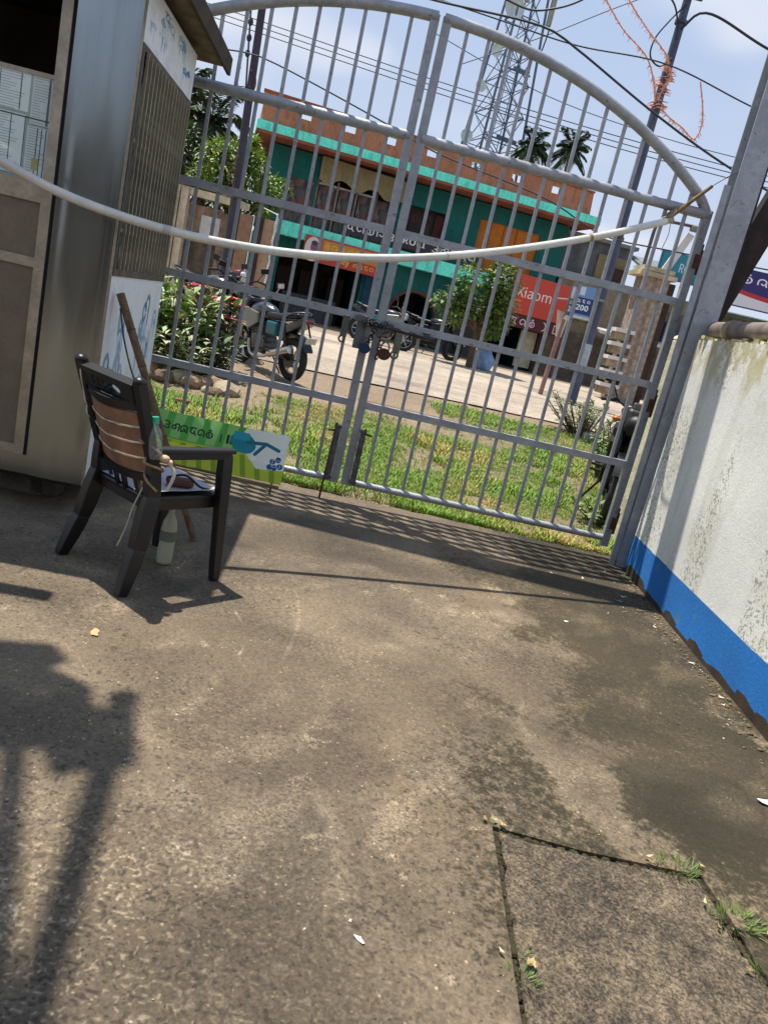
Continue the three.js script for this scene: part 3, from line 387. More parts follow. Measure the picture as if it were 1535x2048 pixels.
// ───────────────────────── barrier pole ─────────────────────────
{
  const P = [[-2.95, 2.12, -3.36], [-2.60, 1.975, -3.525], [-2.30, 1.862, -3.665], [-2.149, 1.807, -3.737], [-2.035, 1.768, -3.792], [-1.834, 1.704, -3.888], [-1.562, 1.662, -4.018], [-1.179, 1.651, -4.201], [-0.688, 1.70, -4.436], [-0.155, 1.819, -4.691], [0.423, 2.013, -4.967], [1.045, 2.275, -5.265], [1.478, 2.486, -5.472]];
  const b = thing('barrier_pole', 'long sagging white pipe slung across the gateway at head height', 'barrier');
  obj('pole', tube(P, 0.0225, 120, 14), worn([206, 202, 192], 0.12, 110, 0.42), b);
  const c = new THREE.CatmullRomCurve3(P.map(p => V(...p)));
  obj('pivot_post', rod([-2.90, 0, -3.38], [-2.90, 2.22, -3.38], 0.04, 0.036, 14), worn([120, 116, 108], 0.25, 115, 0.7), b);
  for (const [t, l] of [[0.36, 0.05], [0.88, 0.03], [0.68, 0.02]]) { const p = c.getPointAt(t), q = c.getPointAt(t + l * 0.15); obj('joint_tape', rod(p.toArray(), q.toArray(), 0.0245, 0.0245, 14), worn(t > 0.8 ? [150, 124, 66] : [178, 174, 166], 0.2, 111, 0.6), b); }
  obj('end_plug', rod([1.478, 2.486, -5.472], [1.53, 2.512, -5.497], 0.022, 0.012, 12), worn([150, 142, 110], 0.3, 112, 0.8), b);
  const s = thing('tie_stick', 'brown stick lashed across the corner of the right gate leaf', 'stick');
  const a0 = gateAt(1.93, 2.56, 0.09), a1 = gateAt(2.22, 2.89, 0.075);
  obj('stick', rod(a0, a1, 0.017, 0.013, 10), worn([120, 94, 60], 0.35, 113, 0.85, 0, 5), s);
  const rope = worn([146, 134, 108], 0.3, 114, 0.95, 0, 9);
  const lash = []; for (let k = 0; k < 40; k++) { const a = k * 0.9; const t = k / 40; lash.push(gateAt(1.955 + 0.06 * t, 2.60 + 0.06 * t + 0.03 * Math.sin(a), 0.055 + 0.05 * Math.cos(a))); }
  obj('lashing', tube(lash, 0.006, 200, 6), rope, s);
  obj('lashing', tube([gateAt(1.96, 2.62, 0.10), gateAt(1.90, 2.58, 0.16), [1.56, 2.51, -5.60], [1.50, 2.495, -5.49]], 0.007, 30, 6), rope, s);
  obj('loose_end', tube([gateAt(1.99, 2.60, 0.10), gateAt(2.0, 2.5, 0.11), gateAt(1.985, 2.38, 0.10)], 0.003, 16, 5), rope, s);
  const w = thing('stay_wire', 'thin wire from the tied stick to the gantry post', 'wire'); obj('strand', tube([a1, gateAt(2.30, 2.96, 0.03), gateAt(2.46, 3.10, 0.09), gateAt(2.75, 3.30, 0.05)], 0.004, 24, 6), darkSteel, w);
}

// ───────────────────────── chair and what hangs on it ─────────────────────────
{
  const C = thing('plastic_armchair', 'black plastic armchair with brown slatted back standing beside the kiosk', 'chair', [-1.05, 0, -3.69], -38 * R);
  // local: front is -z, right is +x
  const pl = new THREE.MeshPhysicalMaterial({ color: wornColor([15, 15, 17]), map: wearMap(0.25, 3), roughness: 0.42, clearcoat: 0.15, clearcoatRoughness: 0.4, side: THREE.DoubleSide });
  const br = worn([132, 98, 76], 0.18, 121, 0.62, 0, 3);
  for (const s of [-1, 1]) {
    obj('leg', [taper([s * 0.255, 0, -0.245], s > 0 ? [0.232, 0.672, -0.197] : [-0.226, 0.43, -0.222], 0.044, 0.046, 0.058, 0.066)], pl, C);   // the right front leg runs up to the one remaining arm
    obj('leg', [taper([s * 0.272, 0, 0.305], [s * 0.246, 0.22, 0.232], 0.052, 0.056, 0.066, 0.078), taper([s * 0.247, 0.205, 0.236], [s * 0.222, 0.47, 0.182], 0.066, 0.078, 0.062, 0.088), taper([s * 0.222, 0.44, 0.184], [s * 0.222, 0.62, 0.198], 0.060, 0.080, 0.052, 0.052)], pl, C);
    if (s > 0) obj('armrest', [rbox(0.062, 0.024, 0.46, 0.010, 0.240, 0.688, -0.005), rbox(0.040, 0.036, 0.40, 0.01, 0.238, 0.662, -0.01)], pl, C);
    obj('back_post', [beam([s * 0.222, 0.58, 0.19], [s * 0.240, 0.985, 0.345], 0.050, 0.042), ball(0.030, s * 0.240, 0.988, 0.346, 1, 0.7, 0.9)], pl, C);
  }
  obj('seat', [rbox(0.42, 0.028, 0.43, 0.012, -0.005, 0.437, -0.02), box(0.42, 0.055, 0.018, -0.005, 0.41, -0.225), box(0.018, 0.055, 0.41, -0.205, 0.41, -0.02), box(0.018, 0.055, 0.41, 0.195, 0.41, -0.02), box(0.40, 0.05, 0.018, -0.005, 0.41, 0.18)], pl, C);
  // back: in the tilted plane from (y .53, z .185) to (y .98, z .322)
  const tilt = Math.atan2(0.155, 0.405); const place = g => g.rotateX(tilt).translate(0, 0.58, 0.19);
  const curve = g => { const p = g.attributes.position; for (let i = 0; i < p.count; i++) { const x = p.getX(i); p.setZ(i, p.getZ(i) + 0.05 * (1 - (x / 0.21) ** 2) * 1.0); } g.computeVertexNormals(); return g; };
  const sub = (s, d) => { const g = extr(s, d); return g; };
  const slat = (x0, x1, y0, y1, d) => { const g = new THREE.BoxGeometry(x1 - x0, y1 - y0, d, 12, 1, 1).translate((x0 + x1) / 2, (y0 + y1) / 2, 0); return g; };
  { const s = new THREE.Shape(); s.moveTo(-0.205, 0.325); s.lineTo(0.205, 0.325); s.lineTo(0.205, 0.415); s.lineTo(-0.205, 0.415); s.closePath();
    for (const [x, w, y, h] of [[-0.12, 0.014, 0.372, 0.02], [-0.075, 0.014, 0.368, 0.022], [-0.03, 0.018, 0.364, 0.022], [0.05, 0.05, 0.362, 0.022]]) { const p = new THREE.Path(); p.absellipse(x, y, w, h, 0, Math.PI * 2, true); s.holes.push(p); }
    obj('top_rail', [place(sub(s, 0.022).translate(0, 0, 0.0)), place(slat(-0.21, 0.21, 0.395, 0.42, 0.05))], pl, C);
    obj('back_rim', place(curve(slat(-0.20, 0.20, 0.295, 0.335, 0.022))), pl, C); obj('lower_rim', place(curve(slat(-0.20, 0.20, -0.055, -0.015, 0.025))), pl, C); }
  for (let k = 0; k < 4; k++) obj('back_slat', place(curve(slat(-0.192, 0.192, -0.008 + k * 0.076, 0.058 + k * 0.076, 0.012))), br, C);
  for (let k = 0; k < 3; k++) { const y = 0.063 + k * 0.076, pts = []; for (let i = 0; i <= 14; i++) { const x = -0.20 + 0.40 * i / 14; pts.push([x, y + 0.002 * Math.sin(i * 5), 0.05 * (1 - (x / 0.21) ** 2) + 0.010]); } obj('cane_cord', place(tube(pts, 0.0035, 40, 5)), worn([196, 182, 150], 0.3, 122, 0.9, 0, 20), C); }
  obj('lower_lattice', [-0.13, -0.05, 0.03, 0.11].map((x, i) => place(curve(slat(x - 0.012, x + 0.012, -0.14, -0.03, 0.016).rotateZ(0.25 * (i % 2 ? 1 : -1) * 0.2)))), pl, C);
  // white cord wound at the left of the back
  obj('cord_wrap', [place(tube([[-0.21, 0.40, 0.03], [-0.20, 0.36, 0.04], [-0.225, 0.30, 0.03], [-0.21, 0.24, 0.04], [-0.24, 0.22, 0.02], [-0.21, 0.19, 0.045], [-0.24, 0.15, 0.02]], 0.004, 50, 6))], worn([190, 184, 170], 0.2, 123, 0.9), C);

  const yaw = -38 * R, loc = (x, y, z) => [-1.05 + x * Math.cos(yaw) + z * Math.sin(yaw), y, -3.69 - x * Math.sin(yaw) + z * Math.cos(yaw)];
  { // things on and about the chair
    const sheet = new THREE.PlaneGeometry(0.41, 0.42, 16, 16).rotateX(-Math.PI / 2); const p = sheet.attributes.position; for (let i = 0; i < p.count; i++) { const x = p.getX(i), z = p.getZ(i); p.setY(i, 0.006 * fbm(x * 14, z * 14, 2, 5) + 0.02 * ss(0.13, 0.2, x) + 0.012 * ss(-0.12, -0.2, z)); } sheet.computeVertexNormals();
    const m = thing('seat_sheet', 'crumpled grey plastic sheet spread over the chair seat', 'sheet', [...loc(0.0, 0.453, -0.02)], yaw); obj('sheet', sheet, worn([176, 176, 188], 0.12, 124, 0.45), m);
    const w = thing('pouch', 'small brown pouch lying on the grey sheet on the chair', 'pouch', [...loc(0.08, 0.462, -0.07)], 0.4); obj('pouch_body', rbox(0.13, 0.035, 0.08, 0.014, 0, 0.018, 0), worn([98, 62, 44], 0.3, 125, 0.7), w); obj('strap', tube([[-0.06, 0.035, 0], [0.02, 0.06, 0.02], [0.10, 0.012, 0.03], [0.15, 0.010, 0.05]], 0.006, 16, 6), worn([50, 36, 30], 0.2, 126, 0.8), w);
    const y = thing('yellow_packet', 'small yellow packet tucked at the rear of the chair seat', 'packet', [...loc(0.10, 0.458, 0.115)], 0.2 + yaw); obj('packet', rbox(0.10, 0.035, 0.06, 0.008, 0, 0.018, 0), worn([196, 160, 60], 0.2, 127, 0.6), y);
    // bottle with a green cap hung on the right back post
    const hb = thing('hanging_bottle', 'empty clear bottle with green cap tied to the chair back', 'bottle', [...loc(0.275, 0.655, 0.23)], 0); hb.rotation.z = 0.16;
    const clear = new THREE.MeshPhysicalMaterial({ color: new THREE.Color().setRGB(0.86, 0.9, 0.88), roughness: 0.12, transmission: 0.9, thickness: 0, side: THREE.DoubleSide });
    const prof = [[0.002, 0], [0.026, 0.002], [0.030, 0.02], [0.030, 0.10], [0.026, 0.125], [0.014, 0.15], [0.013, 0.165]].map(q => new THREE.Vector2(...q));
    obj('bottle_body', new THREE.LatheGeometry(prof, 18), clear, hb); obj('cap', new THREE.CylinderGeometry(0.017, 0.017, 0.028, 18).translate(0, 0.176, 0), worn([40, 170, 140], 0.1, 128, 0.5), hb);
    const rp = thing('chair_rope', 'jute and white cord knotted round the right post of the chair', 'rope'); const rm = worn([150, 128, 96], 0.3, 129, 0.95, 0, 12);
    const q = [loc(0.19, 0.72, 0.27), loc(0.262, 0.70, 0.235), loc(0.27, 0.665, 0.19), loc(0.20, 0.655, 0.20), loc(0.24, 0.63, 0.26), loc(0.275, 0.61, 0.20), loc(0.235, 0.585, 0.155), loc(0.19, 0.57, 0.21), loc(0.25, 0.545, 0.24), loc(0.262, 0.50, 0.19)];
    obj('cord', tube(q, 0.0065, 90, 6), rm, rp); obj('knot', [ball(0.02, ...loc(0.285, 0.66, 0.19), 1.2, 0.9, 1), ball(0.015, ...loc(0.30, 0.645, 0.17))], worn([196, 168, 140], 0.25, 130, 0.9, 0, 10), rp);
    obj('loose_tail', tube([loc(0.30, 0.64, 0.17), loc(0.315, 0.60, 0.15), loc(0.305, 0.555, 0.15), loc(0.295, 0.515, 0.16)], 0.0085, 20, 6), worn([206, 200, 186], 0.2, 131, 0.9), rp);
    obj('hanging_tail', tube([loc(0.20, 0.50, 0.22), loc(0.19, 0.40, 0.25), loc(0.175, 0.30, 0.26), loc(0.15, 0.20, 0.275)], 0.004, 24, 6), worn([180, 172, 150], 0.2, 132, 0.9), rp);
  }
  // bottle standing under the chair
  const wb = thing('water_bottle', 'cloudy plastic water bottle standing on the concrete under the chair', 'bottle', [-0.985, 0, -3.80], 0);
  const wp = [[0.001, 0], [0.036, 0.003], [0.041, 0.02], [0.041, 0.10], [0.038, 0.115], [0.041, 0.13], [0.041, 0.19], [0.034, 0.235], [0.016, 0.275], [0.014, 0.292]].map(q => new THREE.Vector2(...q));
  obj('bottle_body', new THREE.LatheGeometry(wp, 22), new THREE.MeshPhysicalMaterial({ color: new THREE.Color().setRGB(0.62, 0.64, 0.48), roughness: 0.35, transmission: 0.45, thickness: 0, side: THREE.DoubleSide }), wb);
  obj('label_band', new THREE.CylinderGeometry(0.0418, 0.0418, 0.055, 22, 1, true).translate(0, 0.16, 0), worn([110, 112, 98], 0.15, 133, 0.6), wb); obj('cap', new THREE.CylinderGeometry(0.016, 0.016, 0.022, 16).translate(0, 0.302, 0), worn([180, 184, 180], 0.1, 134, 0.5), wb);
  // bamboo staff leaning on the kiosk
  const st = thing('bamboo_staff', 'weathered bamboo staff leaning from the ground against the kiosk side', 'staff');
  const A = [-0.952, 0.012, -4.25], B = [-1.585, 1.275, -4.30]; obj('cane', rod(A, B, 0.019, 0.023, 12), worn([104, 82, 58], 0.3, 135, 0.85, 0, 6), st);
  for (let k = 1; k < 7; k++) { const t = k / 7; const p = A.map((q, i) => mix(q, B[i], t)), p2 = A.map((q, i) => mix(q, B[i], t + 0.006)); obj('node', rod(p, p2, 0.0245, 0.0245, 12), worn([88, 68, 48], 0.3, 136, 0.9), st); }
  obj('loop_cord', tube([[-1.565, 1.20, -4.275], [-1.50, 1.02, -4.24], [-1.41, 0.83, -4.235], [-1.37, 0.80, -4.235]], 0.005, 30, 5), worn([64, 66, 70], 0.2, 137, 0.9), st);
}
// ───────────────────────── printed banner at the foot of the gate ─────────────────────────
{
  const tex = canvasTex(1024, 384, (x, w, h) => {
    x.fillStyle = '#58b04a'; x.fillRect(0, 0, w, h); x.fillStyle = '#bcd23c'; x.fillRect(0, h * 0.52, w, h * 0.48); x.fillStyle = '#8fce7a'; for (let i = 0; i < 7; i++) { x.beginPath(); x.moveTo(40 + i * 130, 0); x.lineTo(120 + i * 130, 0); x.lineTo(90 + i * 130, h * 0.5); x.lineTo(20 + i * 130, h * 0.5); x.fill(); }
    x.fillStyle = '#86a62c'; for (let i = 0; i < 10; i++) { x.beginPath(); x.moveTo(20 + i * 110, h * 0.55); x.lineTo(58 + i * 110, h * 0.55); x.lineTo(96 + i * 110, h); x.lineTo(56 + i * 110, h); x.fill(); }
    x.fillStyle = '#d8e04a'; x.fillRect(0, h * 0.60, w * 0.62, 26); x.strokeStyle = '#12422e'; x.lineWidth = 11; x.lineCap = 'round'; for (let i = 0; i < 6; i++) oriya(x, 120 + i * 62, 100 + i * 3, 62, i + 3); x.fillStyle = '#12422e'; x.fillRect(512, 90, 10, 66); x.fillRect(560, 84, 22, 70); x.fillRect(590, 84, 22, 70);
    x.fillStyle = '#f2f5f2'; x.beginPath(); x.moveTo(700, 0); x.lineTo(w, 0); x.lineTo(w, h * 0.72); x.lineTo(820, h * 0.78); x.lineTo(640, h * 0.30); x.fill();
    x.fillStyle = '#1e8fa8'; x.beginPath(); x.ellipse(690, 120, 100, 78, 0.4, 0, 7); x.fill(); x.fillStyle = '#2ba6bf'; x.fillRect(610, 40, 120, 60); x.strokeStyle = '#17708f'; x.lineWidth = 26; x.beginPath(); x.moveTo(720, 110); x.lineTo(860, 96); x.lineTo(960, 130); x.stroke(); x.beginPath(); x.moveTo(790, 190); x.lineTo(850, 110); x.stroke();
    x.fillStyle = '#1f5f96'; for (const [a, b] of [[930, 220], [970, 200], [990, 250], [950, 265], [915, 265]]) { x.beginPath(); x.arc(a, b, 22, 0, 7); x.fill(); } x.strokeStyle = '#cfe0ea'; x.lineWidth = 4; x.strokeRect(930, 205, 60, 55);
  });
  const N = 40, g = new THREE.PlaneGeometry(1.02, 0.36, N, 6), p = g.attributes.position; for (let i = 0; i < p.count; i++) { const u = p.getX(i) / 1.02 + 0.5, v = p.getY(i) / 0.36 + 0.5; p.setZ(i, 0.02 * Math.sin(u * 9 + v) * (0.4 + v) + 0.015 * fbm(u * 6, v * 4, 2, 3) - 0.10 * v); p.setY(i, p.getY(i) - 0.012 * Math.sin(u * 5) + 0.025 * (1 - u)); } g.computeVertexNormals();
  const b = thing('flex_banner', 'green and yellow printed banner propped along the foot of the gate', 'banner', [-1.20, 0.165, -5.60], GA + 1 * R);
  const m = obj('printed_sheet', g, new THREE.MeshPhysicalMaterial({ map: tex, roughness: 0.9, transmission: 0.4, thickness: 0, side: THREE.DoubleSide }), b, true); m.position.y = 0.10;
  obj('bottom_batten', rod([-0.50, -0.075, 0.0], [0.50, -0.095, 0.0], 0.011), worn([120, 96, 66], 0.3, 140, 0.9), b);
  for (const x of [-0.42, 0.44]) obj('prop', rod([x, -0.163, -0.045], [x, 0.22, -0.150], 0.008), worn([110, 90, 66], 0.3, 141, 0.9), b);
}

// ───────────────────────── unseen office added behind the viewer for the kiosk steel to mirror, and a made-up bamboo frame added to cast the soft shadows at the left ─────────────────────────
{
  const o = thing('added_office', 'unseen grey office with a deep verandah, added behind the viewer for reflections', 'building', [0, 0, 0]); const wl = worn([166, 166, 160], 0.15, 152, 0.9);  // added and shaped for what the kiosk front reflects
  obj('rear_wall', span(-9, 7, 0, 3.9, 11.0, 11.3), worn([128, 118, 106], 0.2, 153, 0.9), o); obj('verandah_roof', span(-9.2, 7.2, 3.3, 3.6, 6.9, 11.3), wl, o); obj('parapet', span(-9.2, 7.2, 3.6, 3.95, 6.9, 7.1), wl, o); obj('verandah_floor', span(-9, 7, -0.08, 0.25, 7.2, 11.0), worn([110, 98, 84], 0.2, 154, 0.8), o);
  for (const x of [-8, -4.6, -1.2, 2.2, 5.6]) obj('column', rbox(0.3, 3.3, 0.3, 0.02, x, 1.65, 7.05), wl, o); for (const x of [-6.2, -2.8, 3.8]) obj('door', span(x - 0.5, x + 0.5, 0.25, 2.4, 10.93, 10.99), worn([96, 70, 52], 0.2, 155, 0.7), o); for (const x of [-4.5, -0.6, 1.6]) obj('window', span(x - 0.6, x + 0.6, 1.2, 2.4, 10.94, 10.99), std([0.03, 0.035, 0.04], 0.1), o);
  const a = thing('added_shadow_frame', 'made-up bamboo frame with a tarpaulin, added out of view to cast the soft shadows', 'awning'); const bm = worn([126, 104, 70], 0.3, 150, 0.8, 0, 4), H = 6.5, ox = -SUN[0] * H, oz = -SUN[1] * H; // invented shadow caster, placed from where its shadow should lie
  const at5 = (x0, z0, x1, z1, z) => x0 + ox + (x1 - x0) * (z - (z0 + oz)) / (z1 - z0);
  const pole = (x0, z0, x1, z1, r) => rod([x0 + ox, H, z0 + oz], [at5(x0, z0, x1, z1, 4.6), H + 0.01, 4.6], r, r * 1.1, 12);
  const pA = [-0.70, -2.50, -0.44, -1.27], pB = [-0.93, -2.15, -0.66, -1.55]; obj('pole', pole(...pA, 0.046), bm, a); obj('pole', pole(...pB, 0.042), bm, a);
  for (const z of [1.6, 4.4]) { obj('crossbeam', rod([-3.2, H - 0.09, z], [1.6, H - 0.09, z], 0.045, 0.045, 12), bm, a); for (const x of [-3.0, 1.4]) obj('post', rod([x, 0, z + 0.09], [x, H + 0.05, z + 0.09], 0.055, 0.045, 12), bm, a); }
  const tm = worn([60, 90, 130], 0.25, 151, 0.7), sh = poly([[-1.62, -2.50], [-1.23, -2.63], [-1.06, -2.69], [-0.99, -2.62], [-1.02, -2.52], [-0.92, -2.50], [-0.83, -2.46], [-0.79, -2.36], [-0.73, -2.34], [-0.69, -2.22], [-0.65, -2.05], [-0.72, -1.98], [-0.80, -2.10], [-0.92, -2.04], [-1.15, -2.02], [-1.62, -2.12]].map(([x, z]) => [x + ox, -(z + oz)])); obj('shadow_tarpaulin', extr(sh, 0.07, 0.02).rotateX(-Math.PI / 2).translate(0, H - 0.06, 0), tm, a); obj('shadow_tarpaulin_fold', rod([-0.715 + ox, H + 0.04, -2.47 + oz], [-0.585 + ox, H + 0.03, -2.08 + oz], 0.05, 0.06, 12), tm, a);  // tarpaulin outline follows the soft shadow it is added to cast
}

// ───────────────────────── vegetation ─────────────────────────
function leafMesh(list, parent, name, mat, label) { // list of [pos, dir, size, width, colour]
  const P = [], C = [], I = []; let n = 0; const up = V(0, 1, 0);
  for (const [p, d, L, w, c] of list) {
    const D = d.clone().normalize(); let s = D.clone().cross(up); if (s.lengthSq() < 1e-4) s.set(1, 0, 0); s.normalize(); const nn = s.clone().cross(D).normalize();
    const m = p.clone().addScaledVector(D, L * 0.45), e = p.clone().addScaledVector(D, L).addScaledVector(nn, -L * 0.14); const a = m.clone().addScaledVector(s, w).addScaledVector(nn, w * 0.35), b = m.clone().addScaledVector(s, -w).addScaledVector(nn, w * 0.35);
    for (const q of [p, a, e, b, m]) { P.push(q.x, q.y, q.z); C.push(...c); } I.push(n, n + 4, n + 1, n + 4, n + 2, n + 1, n, n + 3, n + 4, n + 4, n + 3, n + 2); n += 5;
  }
  const g = new THREE.BufferGeometry(); g.setAttribute('position', new THREE.Float32BufferAttribute(P, 3)); g.setAttribute('color', new THREE.Float32BufferAttribute(C, 3)); g.setAttribute('uv', new THREE.Float32BufferAttribute(new Float32Array(P.length / 3 * 2), 2)); g.setIndex(I); g.computeVertexNormals();
  const m = obj(name, g, mat, parent, true); if (label) m.userData.label = label; return m;
}
const leafMat = new THREE.MeshPhysicalMaterial({ vertexColors: true, roughness: 0.62, transmission: 0.3, thickness: 0, side: THREE.DoubleSide });
const bark = worn([92, 74, 54], 0.35, 160, 0.95, 0, 3);
const jitterC = (c, r, a = 0.35) => { const k = 1 + a * (r() - 0.5) * 2, y = 0.3 * (r() - 0.3); return [c[0] * k * (1 + y), c[1] * k, c[2] * k * (1 - y * 0.5)]; };
function crownLeaves(r, centres, n, L, cols) { const list = []; for (let i = 0; i < n; i++) { const [cx, cy, cz, rx, ry, rz] = centres[Math.floor(r() * centres.length)]; let q; do { q = V(r() * 2 - 1, r() * 2 - 1, r() * 2 - 1); } while (q.lengthSq() > 1 || q.lengthSq() < 0.12 * r()); const l = L * (0.6 + 0.7 * r()); list.push([V(cx + q.x * rx, cy + q.y * ry, cz + q.z * rz), V(q.x + (r() - 0.5), q.y * 0.4 + (r() - 0.55), q.z + (r() - 0.5)), l, l * (0.2 + 0.1 * r()), jitterC(cols[Math.floor(r() * cols.length)], r)]); } return list; }
function broadTree(name, label, seed, [x, z], clumps, n, L, cols, trunkR, cat = 'tree') {
  const y0 = landY(x, z), r = rng(seed), t = thing(name, label, cat, [x, y0, z]); const tops = clumps.map(c => [c[0], c[1] - y0, c[2]]);
  const mid = tops.reduce((a, c) => [a[0] + c[0] / tops.length, a[1] + c[1] / tops.length, a[2] + c[2] / tops.length], [0, 0, 0]); const fork = [mid[0] * 0.3, mid[1] * 0.55, mid[2] * 0.3];
  obj('trunk', [rod([0, -0.1, 0], fork, trunkR, trunkR * 0.75, 10), ...tops.map(c => rod(fork, [c[0], c[1], c[2]], trunkR * 0.5, trunkR * 0.15, 7))], bark, t);
  leafMesh(crownLeaves(r, clumps.map(c => [c[0], c[1] - y0, c[2], c[3], c[4], c[5]]), n, L, cols), t, 'crown', leafMat); return t;
}
function blobs(seed, cx, cy, cz, rx, ry, rz, n, s) { const r = rng(seed), o = []; for (let i = 0; i < n; i++) { const a = r() * 6.28, e = r() * 2 - 1, k = Math.sqrt(1 - e * e) * (0.4 + 0.6 * r()); o.push([cx + rx * k * Math.cos(a), cy + ry * e, cz + rz * k * Math.sin(a), s * (0.7 + 0.6 * r()), s * (0.5 + 0.5 * r()), s * (0.7 + 0.6 * r())]); } return o; }
broadTree('roadside_tree', 'bright green leafy tree left of the turquoise building', 301, [-5.3, -21.4], blobs(1, 0, 4.0, 0, 1.15, 0.75, 0.8, 16, 0.46), 5200, 0.17, [[0.20, 0.34, 0.025], [0.13, 0.25, 0.02], [0.27, 0.38, 0.03], [0.06, 0.13, 0.015]], 0.12);
broadTree('roadside_tree', 'small dense tree in front of the arched doorway', 302, [1.65, -20.2], blobs(2, 0, 2.35, 0, 0.98, 0.68, 0.7, 14, 0.42), 4600, 0.15, [[0.10, 0.21, 0.02], [0.14, 0.27, 0.025], [0.04, 0.10, 0.012], [0.20, 0.30, 0.03]], 0.09);
broadTree('roadside_tree', 'dark green tree behind the low cream shed', 303, [-7.6, -24.5], blobs(3, 0, 4.2, 0, 1.5, 1.1, 1.0, 14, 0.6), 4200, 0.20, [[0.03, 0.07, 0.014], [0.05, 0.10, 0.018]], 0.14);
function palm(label, seed, [x, z], h, fl, nf, crownScale = 1) {
  const y0 = landY(x, z), r = rng(seed), t = thing('palm_tree', label, 'palm', [x, y0, z], 0, 'palms behind the buildings'); const lean = 0.25 * (r() - 0.5), top = [lean, h - y0, 0.1];
  obj('trunk', tube([[0, -0.1, 0], [lean * 0.2, h * 0.4, 0.02], top], 0.11, 20, 9), bark, t);
  for (let i = 0; i < nf; i++) {
    const az = i / nf * 6.283 + r() * 0.5, up = [1.25, 0.75, 0.3, -0.1][i % 4]; const dir = V(Math.cos(az), 0, Math.sin(az)), L = fl * (0.8 + 0.35 * r()); const pts = []; for (let k = 0; k <= 8; k++) { const s = k / 8; pts.push(V(top[0], top[1], top[2]).addScaledVector(dir, L * s * (0.55 + 0.25 * (1 - up))).add(V(0, L * (up * s - 0.6 * s * s), 0))); }
    const list = [], c = jitterC([0.045, 0.085, 0.022], r); for (let k = 1; k <= 34; k++) { const s = k / 34 * 7.99, a = Math.floor(s), p = pts[a].clone().lerp(pts[a + 1], s - a), d = pts[a + 1].clone().sub(pts[a]).normalize(), side = d.clone().cross(V(0, 1, 0)).normalize(); const l = L * 0.34 * Math.sin(Math.PI * (0.12 + 0.8 * k / 35)); for (const q of [-1, 1]) list.push([p, d.clone().multiplyScalar(0.6).addScaledVector(side, q).add(V(0, -0.10 - 0.35 * r(), 0)), l, 0.032 * fl, jitterC(c, r, 0.25)]); }
    list.push([pts[0], pts[4].clone().sub(pts[0]), L * 0.6, 0.03, [0.09, 0.10, 0.04]]); leafMesh(list, t, 'frond', leafMat);
  }
}
palm('left of the two palms rising behind the turquoise building', 401, [3.5, -38], 10.0, 1.2, 24); palm('right of the two palms rising behind the turquoise building', 402, [5.25, -38], 10.25, 1.3, 26);
palm('tall palm behind the bright green tree, beside the kiosk roof', 403, [-8.0, -28], 6.1, 1.9, 20); palm('shorter palm nearest the kiosk window, behind the dark tree', 404, [-9.6, -29], 6.7, 2.1, 18);
// turf: many small tufts
{
  const r = rng(888), tuft = []; for (let k = 0; k < 5; k++) { const a = k * 1.3 + 0.4, l = 0.055 + 0.03 * (k % 3); const b = [0.012 * Math.cos(a), 0, 0.012 * Math.sin(a)], t = [b[0] + l * 0.5 * Math.cos(a), l, b[2] + l * 0.5 * Math.sin(a)], s = [-Math.sin(a) * 0.0042, Math.cos(a) * 0.0042]; const m = [(b[0] * 0.6 + t[0] * 0.4), l * 0.62, (b[2] * 0.6 + t[2] * 0.4)]; const g = new THREE.BufferGeometry(); g.setAttribute('position', new THREE.Float32BufferAttribute([b[0] - s[0], 0, b[2] - s[1], b[0] + s[0], 0, b[2] + s[1], m[0] + s[0], m[1], m[2] + s[1], b[0] - s[0], 0, b[2] - s[1], m[0] + s[0], m[1], m[2] + s[1], m[0] - s[0], m[1], m[2] - s[1], m[0] - s[0], m[1], m[2] - s[1], m[0] + s[0], m[1], m[2] + s[1], ...t], 3)); g.computeVertexNormals(); g.setAttribute('uv', new THREE.Float32BufferAttribute(new Float32Array(18), 2)); tuft.push(g); }
  const geo = mergeGeometries(tuft), spots = []; let tries = 0; while (spots.length < 46000 && tries++ < 260000) { const z = -6.22 - Math.pow(r(), 1.2) * 6.6, x = -4.2 + r() * 8.6; const g = grassAmount(x, z); if (r() < g * (0.35 + 0.9 * fbm(x * 2.6, z * 2.6, 2, 91))) spots.push([x, z]); }
  const im = new THREE.InstancedMesh(geo, new THREE.MeshStandardMaterial({ roughness: 0.7, side: THREE.DoubleSide }), spots.length); const M = new THREE.Matrix4(), q = new THREE.Quaternion(), col = new THREE.Color();
  spots.forEach(([x, z], i) => { const s = (0.35 + 0.65 * r()) * (0.35 + 0.75 * fbm(x * 1.4, z * 1.4, 2, 17)); q.setFromEuler(new THREE.Euler(0.35 * (r() - 0.5), r() * 6.28, 0.35 * (r() - 0.5))); M.compose(V(x, landY(x, z) - 0.012, z), q, V(s * 1.5, s, s * 1.5)); im.setMatrixAt(i, M); const dry = ss(0.42, 0.66, fbm(x * 1.1 + 30, z * 1.1, 3, 19)) * 0.8 + 0.25 * r(); col.setRGB(mix(0.17, 0.42, dry) * (0.7 + 0.6 * r()), mix(0.31, 0.37, dry) * (0.7 + 0.6 * r()), mix(0.03, 0.10, dry)); im.setColorAt(i, col); });
  im.name = 'grass'; im.castShadow = im.receiveShadow = true; tag(im, 'short sunlit turf growing between the gate and the road', 'grass', null, 'stuff'); scene.add(im);
}
